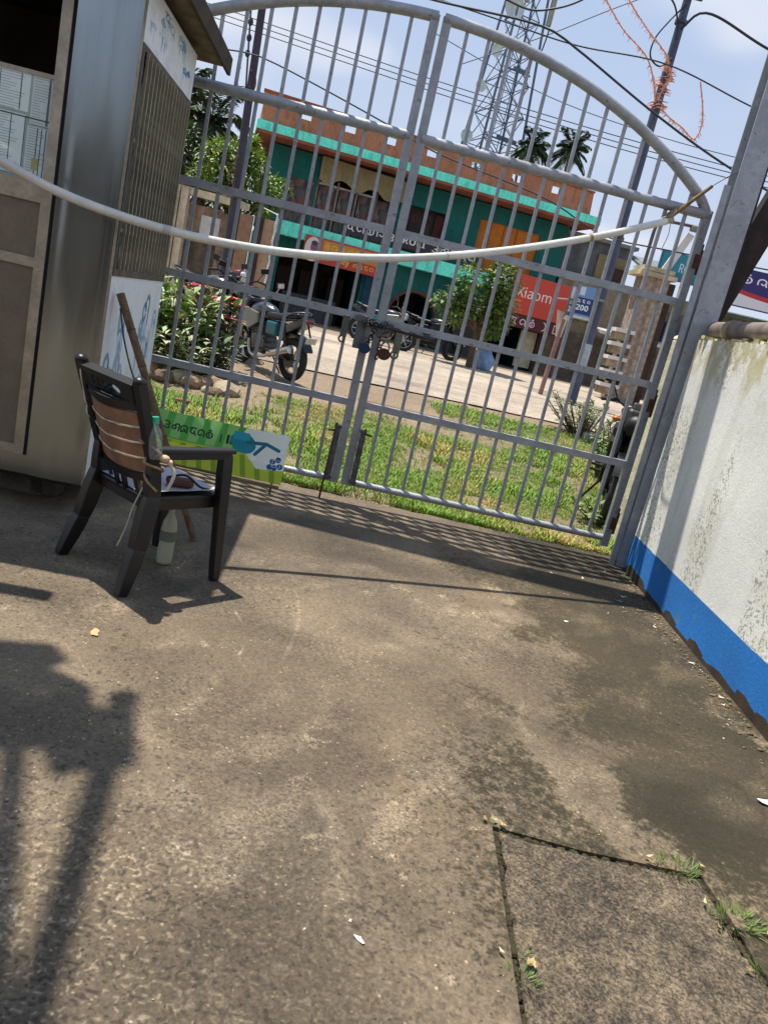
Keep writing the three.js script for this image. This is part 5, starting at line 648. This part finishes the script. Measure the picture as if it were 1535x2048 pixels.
  const Q = thing('corner_shop', 'shop front with purple, red and white sign beyond the white wall', 'shop', [8.3, 0, -20.4], -4 * R); obj('shop_body', [span(-0.9, 3.2, 0.5, 3.4, -2.5, -0.4)], worn([110, 106, 88], 0.35, 252, 0.95, 0, 3), Q); obj('shop_canopy', box(4.4, 0.09, 1.1, 1.1, 3.42, 0.0, 0.12), worn([70, 76, 66], 0.3, 253, 0.8), Q); obj('shop_opening', span(-0.7, 3.0, 0.9, 2.9, -0.39, -0.33), interiorM, Q);
  const pur = canvasTex(512, 170, (x, w, h) => { x.fillStyle = '#2c2466'; x.fillRect(0, 0, w, h); x.fillStyle = '#d9d6de'; x.beginPath(); x.moveTo(0, 100); x.quadraticCurveTo(200, 150, w, 90); x.lineTo(w, h); x.lineTo(0, h); x.fill(); x.fillStyle = '#b52a32'; x.beginPath(); x.moveTo(0, 88); x.quadraticCurveTo(200, 140, w, 78); x.lineTo(w, 96); x.quadraticCurveTo(200, 162, 0, 108); x.fill(); x.strokeStyle = '#e6e4ee'; x.lineWidth = 6; for (let i = 0; i < 9; i++) oriya(x, 34 + i * 52, 44, 40, i + 92); });
  obj('purple_sign', panel(3.6, 0.86, 1.05, 4.05, 0.452), print(pur), Q, true); obj('purple_sign_box', span(-0.76, 2.86, 3.6, 4.5, 0.33, 0.446), worn([60, 54, 96], 0.2, 254, 0.7), Q); for (let k = 0; k < 6; k++) obj('hanging_goods', box(0.3, 0.5, 0.2, -0.4 + k * 0.55, 2.5 - 0.15 * (k % 2), -0.05), worn([[120, 116, 80], [60, 64, 70], [130, 130, 140]][k % 3], 0.4, 255, 0.8, 0, 8), Q);
}
// ───────────────────────── poles, wires, garland, tower ─────────────────────────
const wireM = std([0.018, 0.02, 0.026], 0.6), poleM = worn([78, 86, 108], 0.25, 260, 0.6, 0.2, 1);
{
  const zR = -16.5, y0 = landY(0, zR), P = thing('utility_pole', 'blue grey street pole with garland at the right, signs on its shaft', 'pole', [3.64, y0, zR]);
  obj('shaft', rod([0, -0.1, 0], [0, 8.6, 0], 0.105, 0.075, 16), poleM, P); obj('painted_band', rod([0, 0.75, 0], [0, 1.25, 0], 0.1075, 0.1055, 16), worn([170, 186, 196], 0.2, 261, 0.7), P); obj('painted_band', rod([0, 0.0, 0], [0, 0.45, 0], 0.1085, 0.1075, 16), worn([66, 78, 98], 0.2, 262, 0.7), P);
  for (const y of [2.0, 3.35, 7.3]) obj('clamp', rod([0, y, 0], [0, y + 0.06, 0], 0.118, 0.118, 16), darkSteel, P); obj('insulator_bracket', [box(0.5, 0.06, 0.06, 0, 7.75, 0.08), rod([-0.2, 7.75, 0.08], [-0.2, 7.95, 0.08], 0.04), rod([0.2, 7.75, 0.08], [0.2, 7.95, 0.08], 0.04)], darkSteel, P);
  obj('cable_loop', tube([[-0.02, 7.6, 0.1], [-0.25, 7.25, 0.12], [-0.42, 6.9, 0.12], [-0.40, 6.62, 0.1], [-0.18, 6.5, 0.1], [0, 6.68, 0.1]], 0.016, 40, 6), wireM, P); obj('cable_loop', tube([[-0.75, 7.75, 0.1], [-0.3, 7.6, 0.12], [-0.1, 7.3, 0.12], [-0.02, 7.0, 0.1]], 0.016, 30, 6), wireM, P);
  const sg = (txt, a, b) => canvasTex(128, 220, (x, w, h) => { x.fillStyle = a; x.fillRect(0, 0, w, h); x.fillStyle = b; x.fillRect(0, 84, w, 120); x.fillStyle = '#c9d6ea'; x.fillRect(8, 8, 46, 60); x.fillStyle = '#e8edf4'; x.font = 'bold 56px sans-serif'; x.fillText(txt, 14, 176); x.lineWidth = 5; x.strokeStyle = '#e8edf4'; for (let i = 0; i < 3; i++) oriya(x, 24 + i * 36, 110, 26, i + 110); });
  const s1 = thing('pole_sign', 'blue and white numbered plate fixed to the grey pole', 'sign', [3.40, 2.62, -16.36], -6 * R); obj('plate', panel(0.36, 0.60, -0.10, 0, 0.021), print(sg('200', '#6f92c0', '#24386f')), s1, true); obj('plate_back', [span(-0.28, 0.08, -0.305, 0.305, -0.01, 0.018), box(0.30, 0.05, 0.03, 0.14, 0.1, -0.02)], greyP, s1); obj('bottom_lip', box(0.37, 0.05, 0.03, -0.10, -0.32, 0.012), whiteP, s1);
  const s2 = thing('pole_sign', 'narrow grey blue plate turned aside on the same pole', 'sign', [3.06, 2.55, -16.42], 58 * R); obj('plate', panel(0.34, 0.62, 0, 0, 0.021), print(sg('20', '#b9c6d4', '#4a6078')), s2, true); obj('plate_back', [span(-0.17, 0.17, -0.31, 0.31, -0.01, 0.018)], greyP, s2); obj('bracket', rod([0, 0.05, -0.01], [0.37, 0.05, -0.46], 0.018), greyP, s2); obj('bottom_lip', box(0.35, 0.05, 0.03, 0, -0.33, 0.012), whiteP, s2);
  const K = thing('support_post', 'pinkish leaning post below the turned plate beside the pole', 'post', [2.98, landY(2.98, -16.6), -16.6]); obj('shaft', rod([0, -0.05, 0], [0.06, 1.72, 0], 0.05, 0.045), worn([150, 112, 104], 0.2, 263, 0.8), K); obj('flared_head', extr(poly([[-0.02, 1.25], [0.10, 1.25], [0.14, 1.75], [-0.12, 1.78]]), 0.03), worn([206, 190, 176], 0.2, 264, 0.8), K);
  // tinsel garland
  const G = thing('tinsel_garland', 'faded orange tinsel garland knotted round the right pole', 'garland'); const gm = worn([230, 160, 130], 0.3, 265, 0.7, 0, 8), r = rng(71), zz = -16.36; const strand = pts => { obj('strand', tube(pts.map(p => [p[0], p[1], zz]), 0.014, 50, 6), gm, G); const c = new THREE.CatmullRomCurve3(pts.map(p => V(p[0], p[1], zz))), tf = []; for (let k = 0; k < 80; k++) { const p = c.getPoint(r()); const a = r() * 6.28; tf.push(rod(p.toArray(), [p.x + 0.07 * Math.cos(a), p.y - 0.05 + 0.05 * Math.sin(a), p.z + 0.05 * (r() - 0.5)], 0.008, 0.003, 4)); } const f = obj('tinsel', tf, gm, G); f.userData.kind = 'stuff'; };
  strand([[1.7, 8.35], [2.14, 7.93], [2.6, 7.52], [3.16, 7.17], [3.42, 6.8], [3.54, 6.5]]); strand([[2.1, 8.5], [2.55, 8.02], [3.13, 7.55], [3.5, 7.29], [3.62, 7.08]]); strand([[3.66, 6.4], [3.9, 6.26], [4.18, 6.15], [4.48, 6.0], [4.55, 6.23], [4.46, 6.57], [4.28, 6.98]]); strand([[3.62, 7.1], [3.72, 6.95], [3.64, 6.75], [3.6, 6.5]]);
  const kn = []; for (let k = 0; k < 90; k++) { const a = r() * 6.28, y = r() < 0.5 ? 6.46 + 0.18 * (r() - 0.5) : 6.9 + 0.5 * (r() - 0.5); kn.push(rod([3.64 + 0.09 * Math.cos(a), y, -16.5 + 0.12 * Math.sin(a)], [3.64 + 0.2 * Math.cos(a + 0.4), y - 0.09 * r(), -16.5 + 0.2 * Math.sin(a + 0.4)], 0.011, 0.004, 4)); } obj('knot', kn, gm, G).userData.kind = 'stuff';

  const zL = -17, Q = thing('utility_pole', 'dark street pole tangled with creeper and wires at the left', 'pole', [-4.2, landY(-4, zL), zL]); obj('shaft', rod([0.08, -0.1, 0], [-0.12, 7.4, 0], 0.095, 0.07, 14), worn([64, 60, 74], 0.25, 266, 0.8, 0, 1), Q); const tang = []; const r2 = rng(72); for (let k = 0; k < 8; k++) { const pts = []; let x = 0.05 * (r2() - 0.5), y = 2.4 + r2() * 2.6; for (let q = 0; q < 7; q++) { pts.push([x, y, 0.1]); x += 0.22 * (r2() - 0.56); y += 0.28 * (r2() - 0.25); } tang.push(tube(pts, 0.010, 24, 5)); } obj('dead_creeper', tang, bark, Q); for (let k = 0; k < 4; k++) obj('insulator', ball(0.065, -0.26 + 0.02 * k, 6.0 - 0.28 * k, 0.08, 0.8, 1.1, 0.8), wireM, Q); obj('bracket', [rod([-0.3, 6.15, 0.08], [-0.1, 4.3, 0.05], 0.02), rod([-0.1, 6.2, 0.06], [-0.3, 6.1, 0.08], 0.02)], darkSteel, Q);
  const wire = (label, pts, rad) => { const t = thing('power_line', label, 'wire', [0, 0, 0], 0, 'overhead wires'); obj('strand', tube(pts, rad, 48, 5), wireM, t); };
  for (let k = 0; k < 3; k++) { const dy = -0.117 * k; wire(['topmost of the three thin parallel overhead wires', 'middle of the three thin parallel overhead wires', 'lowest of the three thin parallel overhead wires'][k], [[-14, 7.75 + dy, -19], [-5.5, 7.02 + dy, -19], [0.5, 6.56 + dy, -19], [6.22, 6.35 + dy, -19], [16, 6.5 + dy, -19]], 0.011); }
  wire('thick cable slanting down across the sky to the gantry post', [[-2.2, 5.75, -12], [-0.72, 5.711, -12], [0.92, 5.70, -12], [1.335, 5.555, -12], [2.66, 4.99, -12], [3.92, 4.54, -12], [6.5, 3.9, -12]], 0.017);
  wire('short drop wire hanging from the kink of the thick cable', [[0.92, 5.70, -12], [0.90, 5.5, -12], [0.86, 5.25, -12]], 0.010);
  wire('wire passing behind the garlanded pole towards the gantry post', [[-0.9, 6.45, -14], [0.27, 6.36, -14], [1.545, 6.27, -14], [3.036, 6.316, -14], [4.58, 6.015, -14], [7, 5.6, -14]], 0.013);
  wire('cable leaving the pole head to the upper right', [[3.66, 7.78, -16.4], [3.86, 7.95, -16], [5.21, 7.64, -16], [8.5, 6.9, -16]], 0.024);
  wire('cable swooping from the left pole across the turquoise building', [[-7.0, 5.35, -16], [-4.54, 5.227, -15], [-3.88, 5.274, -15], [-3.59, 5.25, -15], [-1.233, 4.68, -15], [-0.39, 4.44, -15], [1.93, 4.08, -15], [3.0, 3.73, -15], [4.335, 3.74, -15], [8, 3.9, -15]], 0.014);
  wire('faint wire rising to the upper right behind the tower', [[-0.2, 6.5, -17], [1.3, 7.35, -17], [2.4, 8.05, -17], [4, 9.0, -17]], 0.010); wire('sagging cable across the tower top', [[0.2, 7.8, -17], [0.85, 7.70, -17], [1.227, 7.79, -17], [1.667, 8.0, -17], [2.4, 8.6, -17]], 0.022);
  wire('thin wire right of the garland crossing to the gantry post', [[-1, 7.25, -18], [1.6, 6.6, -18], [4.0, 6.35, -18], [6.4, 6.3, -18], [9, 6.4, -18]], 0.009);
}
{
  const T = thing('lattice_tower', 'tall steel lattice telecom tower behind the turquoise building', 'tower', [1.75, 0.7, -40], 24 * R); const half = y => Math.max(0.45, 2.02 - 0.085 * y); const Hh = 22, tm = worn([96, 104, 122], 0.2, 270, 0.6, 0.3, 1); const cn = [[-1, -1], [1, -1], [1, 1], [-1, 1]]; const at = (c, y) => [c[0] * half(y) * 0.78, y, c[1] * half(y) * 0.78];
  for (const c of cn) obj('leg', rod(at(c, -0.1), at(c, Hh), 0.075, 0.05, 8), tm, T);
  for (let y = 0; y < Hh - 0.1; y += 1.35) { const g = [], y2 = Math.min(Hh, y + 1.35); for (let k = 0; k < 4; k++) { const a = cn[k], b = cn[(k + 1) % 4]; g.push(rod(at(a, y), at(b, y2), 0.024, 0.024, 5), rod(at(b, y), at(a, y2), 0.024, 0.024, 5), rod(at(a, y2), at(b, y2), 0.026, 0.026, 5)); } obj('bracing', g, tm, T); }
  const lad = [rod([-half(0) * 0.5, 0, half(0) * 0.78 + 0.1], [-half(Hh) * 0.5, Hh, half(Hh) * 0.78 + 0.1], 0.022, 0.022, 5), rod([-half(0) * 0.5 + 0.4, 0, half(0) * 0.78 + 0.1], [-half(Hh) * 0.5 + 0.4, Hh, half(Hh) * 0.78 + 0.1], 0.022, 0.022, 5)]; for (let y = 0.3; y < Hh; y += 0.45) lad.push(box(0.42, 0.025, 0.025, -half(y) * 0.5 + 0.2, y, half(y) * 0.78 + 0.1)); obj('ladder', lad, tm, T);
  for (const [y, k] of [[9.6, 0], [12.6, 1]]) obj('platform', [box(half(y) * 1.5, 0.05, 0.1, 0, y, half(y) * 0.78), box(half(y) * 0.9, 0.12, 0.06, 0.2, y + 0.1, half(y) * 0.8)], tm, T);
  const dish = (x, y, r) => { const p = []; for (let k = 0; k <= 6; k++) p.push(new THREE.Vector2(r * k / 6, 0.35 * r * (k / 6) ** 2)); obj('dish', [new THREE.LatheGeometry(p, 20).rotateX(Math.PI / 2).translate(x, y, half(y) * 0.78 + 0.15), rod([x, y, half(y) * 0.78 + 0.15], [x * 0.85, y, half(y) * 0.7], 0.04)], worn([196, 196, 198], 0.1, 271, 0.6), T); }; dish(-0.95, 14.9, 0.5); dish(-1.35, 13.0, 0.28); dish(-1.75, 11.4, 0.26); dish(-1.95, 9.2, 0.3);
  for (const y of [14.9, 17]) obj('panel_antenna', [box(0.22, 1.3, 0.12, 0.9, y + 0.5, 0.9), box(0.22, 1.3, 0.12, -0.5, y + 1.0, 1.0)], worn([150, 146, 130], 0.15, 272, 0.7), T);
}
// ───────────────────────── motorcycles ─────────────────────────
function motorcycle(label, [x, z], turn, tint, scale = 1, dark = false, group) { // forward is +z
  const m = thing('motorcycle', label, 'motorcycle', [x, landY(x, z), z], turn, group); m.scale.setScalar(scale);
  const rub = std([0.018, 0.018, 0.018], 0.85), chrome = dark ? worn([30, 30, 34], 0.2, 280, 0.4, 0.6) : worn([176, 174, 170], 0.12, 280, 0.22, 0.95), blk = worn(dark ? [13, 13, 16] : [24, 25, 29], 0.25, 281, dark ? 0.5 : 0.35, 0.1, 3), paint = new THREE.MeshPhysicalMaterial({ color: new THREE.Color().setRGB(...tint), roughness: 0.3, clearcoat: 0.8, clearcoatRoughness: 0.12, side: THREE.DoubleSide }), grey = dark ? worn([20, 20, 23], 0.2, 282, 0.5, 0.3) : worn([84, 84, 84], 0.2, 282, 0.4, 0.6);
  const wheel = (zc, r, w) => { const t = obj('wheel', new THREE.TorusGeometry(r - w / 2, w / 2, 12, 32).rotateY(Math.PI / 2).translate(0, r, zc), rub, m); const sp = []; for (let k = 0; k < 6; k++) { const a = k * Math.PI / 3; sp.push(beam([0, r, zc], [0, r + (r - w) * Math.sin(a), zc + (r - w) * Math.cos(a)], 0.035, 0.02)); } obj('rim', [new THREE.TorusGeometry(r - w, 0.014, 8, 30).rotateY(Math.PI / 2).translate(0, r, zc), new THREE.CylinderGeometry(0.05, 0.05, 0.11, 16).rotateZ(Math.PI / 2).translate(0, r, zc), ...sp], chrome, t); obj('brake_disc', new THREE.CylinderGeometry(0.12, 0.12, 0.008, 22).rotateZ(Math.PI / 2).translate(0.065, r, zc), grey, t); };
  wheel(-0.64, 0.305, 0.11); wheel(0.66, 0.30, 0.095);
  for (const s of [-1, 1]) obj('fork_tube', [rod([s * 0.085, 0.30, 0.66], [s * 0.09, 0.95, 0.42], 0.024, 0.022), rod([s * 0.085, 0.28, 0.67], [s * 0.087, 0.56, 0.565], 0.032, 0.03)], chrome, m);
  const arcShape = (r0, r1, a0, a1) => { const s = new THREE.Shape(); s.absarc(0, 0, r1, a0, a1, false); s.absarc(0, 0, r0, a1, a0, true); return s; };
  obj('front_mudguard', extr(arcShape(0.315, 0.335, 0.5, 2.4), 0.13, 0.004).translate(0, 0, -0.065).rotateY(-Math.PI / 2).translate(0, 0.30, 0.66), paint, m); obj('rear_mudguard', extr(arcShape(0.32, 0.34, 0.7, 2.7), 0.15, 0.004).translate(0, 0, -0.075).rotateY(-Math.PI / 2).translate(0, 0.32, -0.66), blk, m);
  obj('engine', [rbox(0.24, 0.28, 0.36, 0.04, 0, 0.40, 0.10), rbox(0.18, 0.22, 0.18, 0.02, 0, 0.60, 0.16, 0.3), ...[0, 1, 2, 3, 4].map(k => box(0.23, 0.012, 0.22, 0, 0.53 + 0.035 * k, 0.17, 0.3)), new THREE.CylinderGeometry(0.11, 0.11, 0.30, 20).rotateZ(Math.PI / 2).translate(0, 0.38, 0.0)], grey, m);
  obj('frame', [rod([0, 0.90, 0.38], [0, 0.42, 0.34], 0.022), rod([0, 0.42, 0.34], [0, 0.26, 0.05], 0.022), rod([0, 0.26, 0.05], [0, 0.30, -0.20], 0.022), rod([0.08, 0.78, -0.1], [0.09, 0.86, -0.72], 0.016), rod([-0.08, 0.78, -0.1], [-0.09, 0.86, -0.72], 0.016), rod([0.11, 0.32, -0.2], [0.10, 0.305, -0.66], 0.022), rod([-0.11, 0.32, -0.2], [-0.10, 0.305, -0.66], 0.022), rod([0.12, 0.36, -0.62], [0.10, 0.76, -0.45], 0.026), rod([-0.12, 0.36, -0.62], [-0.10, 0.76, -0.45], 0.026)], blk, m);
  { const t = new THREE.SphereGeometry(1, 24, 16), p = t.attributes.position; for (let i = 0; i < p.count; i++) { const X = p.getX(i), Y = p.getY(i), Z = p.getZ(i); p.setXYZ(i, X * 0.155 * (1 - 0.25 * Math.max(0, -Z)), 0.86 + Y * (Y > 0 ? 0.12 : 0.14) - 0.03 * Z * 0, 0.16 + Z * 0.30); } t.computeVertexNormals(); obj('fuel_tank', t, paint, m); }
  for (const s of [-1, 1]) obj('tank_cowl', extr(poly([[0.40, 0.86], [0.52, 0.70], [0.30, 0.58], [0.08, 0.70], [0.10, 0.82]]), 0.025, 0.008).rotateY(-Math.PI / 2).translate(s * 0.155 + (s > 0 ? 0.0125 : 0.0125), 0, 0), dark ? blk : worn([120, 126, 120], 0.15, 283, 0.35, 0.3), m);
  obj('seat', [rbox(0.24, 0.09, 0.42, 0.04, 0, 0.84, -0.24, 0.06), rbox(0.20, 0.08, 0.36, 0.035, 0, 0.895, -0.56, 0.10)], blk, m); obj('tail_cowl', extr(poly([[-0.42, 0.72], [-0.86, 0.90], [-0.90, 0.84], [-0.5, 0.64]]), 0.18, 0.012).translate(0, 0, -0.09).rotateY(-Math.PI / 2).scale(1, 1, 1), paint, m); obj('tail_lamp', rbox(0.13, 0.05, 0.04, 0.012, 0, 0.86, -0.90), worn([120, 20, 20], 0.1, 284, 0.3), m); obj('grab_rail', tube([[0.11, 0.88, -0.5], [0.13, 0.95, -0.72], [0, 0.98, -0.86], [-0.13, 0.95, -0.72], [-0.11, 0.88, -0.5]], 0.013, 30, 8), grey, m);
  obj('headlamp', [ball(0.10, 0, 0.88, 0.54, 1.1, 1, 0.8, 18, 12)], dark ? blk : worn([190, 196, 200], 0.08, 285, 0.15, 0.4), m); obj('headlamp_cowl', [rbox(0.26, 0.20, 0.16, 0.06, 0, 0.93, 0.475, -0.4), rbox(0.19, 0.10, 0.06, 0.03, 0, 1.04, 0.47, -0.5)], blk, m);
  obj('handlebar', tube([[-0.36, 1.03, 0.24], [-0.24, 1.06, 0.34], [-0.08, 1.00, 0.41], [0.08, 1.00, 0.41], [0.24, 1.06, 0.34], [0.36, 1.03, 0.24]], 0.014, 36, 8), chrome, m);
  for (const s of [-1, 1]) { obj('grip', rod([s * 0.25, 1.057, 0.335], [s * 0.37, 1.028, 0.235], 0.019), rub, m); const mi = obj('mirror', rbox(0.13, 0.085, 0.025, 0.012, s * 0.33, 1.23, 0.34, 0, 0, s * 0.15), blk, m); obj('mirror_stem', rod([s * 0.23, 1.06, 0.33], [s * 0.32, 1.20, 0.345], 0.007), chrome, mi); obj('mirror_glass', box(0.11, 0.065, 0.004, s * 0.33, 1.23, 0.325, 0, 0, s * 0.15), chrome, mi); obj('indicator', ball(0.028, s * 0.19, 0.90, 0.46, 1.3, 0.9, 1, 10, 8), worn([190, 110, 40], 0.1, 286, 0.3), m); }
  obj('exhaust', [tube([[0.12, 0.42, 0.30], [0.14, 0.24, 0.20], [0.16, 0.24, -0.1], [0.17, 0.32, -0.35]], 0.024, 30, 10), rod([0.17, 0.31, -0.30], [0.19, 0.46, -0.80], 0.05, 0.058, 16)], chrome, m); obj('side_panel', [rbox(0.26, 0.20, 0.26, 0.03, 0, 0.66, -0.20)], dark ? blk : worn([24, 104, 116], 0.15, 291, 0.35), m); obj('footpegs', [rod([-0.28, 0.34, -0.02], [0.28, 0.34, -0.02], 0.014), rod([-0.26, 0.36, -0.3], [0.26, 0.36, -0.3], 0.014)], rub, m); obj('kickstand', rod([-0.12, 0.27, 0.02], [-0.26, 0.0, -0.04], 0.012), blk, m); obj('number_plate', box(0.18, 0.09, 0.008, 0, 0.62, -0.985, -0.3), worn([200, 196, 180], 0.1, 287, 0.6), m); obj('plate_holder', rod([0, 0.62, -0.98], [0, 0.84, -0.86], 0.014), blk, m);
  return m;
}
const bike = motorcycle('black motorcycle with teal panels parked on the dirt beyond the left gate leaf', [-1.98, -11.45], 226 * R, [0.012, 0.016, 0.020]); bike.rotation.z = -0.05;
const b2 = motorcycle('black motorcycle standing close outside the gate by the hinge post', [2.40, -7.95], -15 * R, [0.006, 0.006, 0.008], 1.06, true); b2.rotation.z = -0.05;
copyOf(bike, [-0.75, landY(-0.75, -20.9), -20.9], 105 * R, 'motorcycle parked in the shade below the red banner'); copyOf(b2, [0.55, landY(0.55, -21.6), -21.6], 70 * R, 'motorcycle parked in the shade below the arched doorway'); copyOf(b2, [-3.6, landY(-3.6, -13.8), -13.8], 60 * R, 'motorcycle half hidden behind the garden shrubs');
copyOf(b2, [-2.75, landY(-2.75, -13.0), -13.0], 200 * R, 'dark motorcycle behind the black and teal one, half hidden by shrubs');
{ const r = thing('red_scooter', 'dark red scooter parked behind the shrubs near the brown shutters', 'scooter', [-3.75, landY(-3.75, -15.6), -15.6], 60 * R); const rp = new THREE.MeshPhysicalMaterial({ color: new THREE.Color().setRGB(0.22, 0.03, 0.035), roughness: 0.3, clearcoat: 0.7, side: THREE.DoubleSide }), rub = std([0.02, 0.02, 0.02], 0.8); for (const z of [-0.55, 0.6]) obj('wheel', new THREE.TorusGeometry(0.2, 0.055, 10, 24).rotateY(Math.PI / 2).translate(0, 0.25, z), rub, r); obj('rear_body', rbox(0.34, 0.36, 0.8, 0.12, 0, 0.56, -0.4), rp, r); obj('leg_shield', [rbox(0.42, 0.62, 0.08, 0.035, 0, 0.66, 0.42, -0.25), rbox(0.34, 0.06, 0.5, 0.02, 0, 0.34, 0.1)], rp, r); obj('seat', rbox(0.28, 0.11, 0.72, 0.05, 0, 0.79, -0.38), rub, r); obj('handle_head', [rbox(0.26, 0.16, 0.16, 0.05, 0, 1.04, 0.34), rod([-0.34, 1.06, 0.28], [0.34, 1.06, 0.28], 0.016)], rp, r); obj('headlamp', ball(0.07, 0, 1.04, 0.42, 1.2, 0.9, 0.6), worn([210, 210, 206], 0.1, 288, 0.15), r); obj('front_fender', ball(0.26, 0, 0.30, 0.6, 0.3, 0.9, 1.0), rp, r); for (const s of [-1, 1]) obj('mirror', [ball(0.055, s * 0.3, 1.26, 0.28, 1, 0.8, 0.3), rod([s * 0.22, 1.07, 0.28], [s * 0.29, 1.24, 0.28], 0.007)], worn([180, 180, 180], 0.1, 289, 0.3, 0.6), r); }
{ const t = new THREE.SphereGeometry(0.3, 18, 12), p = t.attributes.position; for (let i = 0; i < p.count; i++) { const k = 0.75 + 0.5 * n3(p.getX(i) * 6, p.getY(i) * 6, p.getZ(i) * 6, 3); p.setXYZ(i, p.getX(i) * k, Math.max(-0.25, p.getY(i) * k * 1.2), p.getZ(i) * k); } t.computeVertexNormals(); const o = obj('cloth_bundle', t, worn([120, 150, 180], 0.2, 290, 0.8)); o.position.set(2.0, landY(2, -20.6) + 0.25, -20.6); tag(o, 'pale blue cloth bundle on the far roadside by the small tree', 'bundle'); }

scene.traverse(o => { if (o.isMesh) { o.castShadow = true; o.receiveShadow = true; } });
renderer.render(scene, camera);
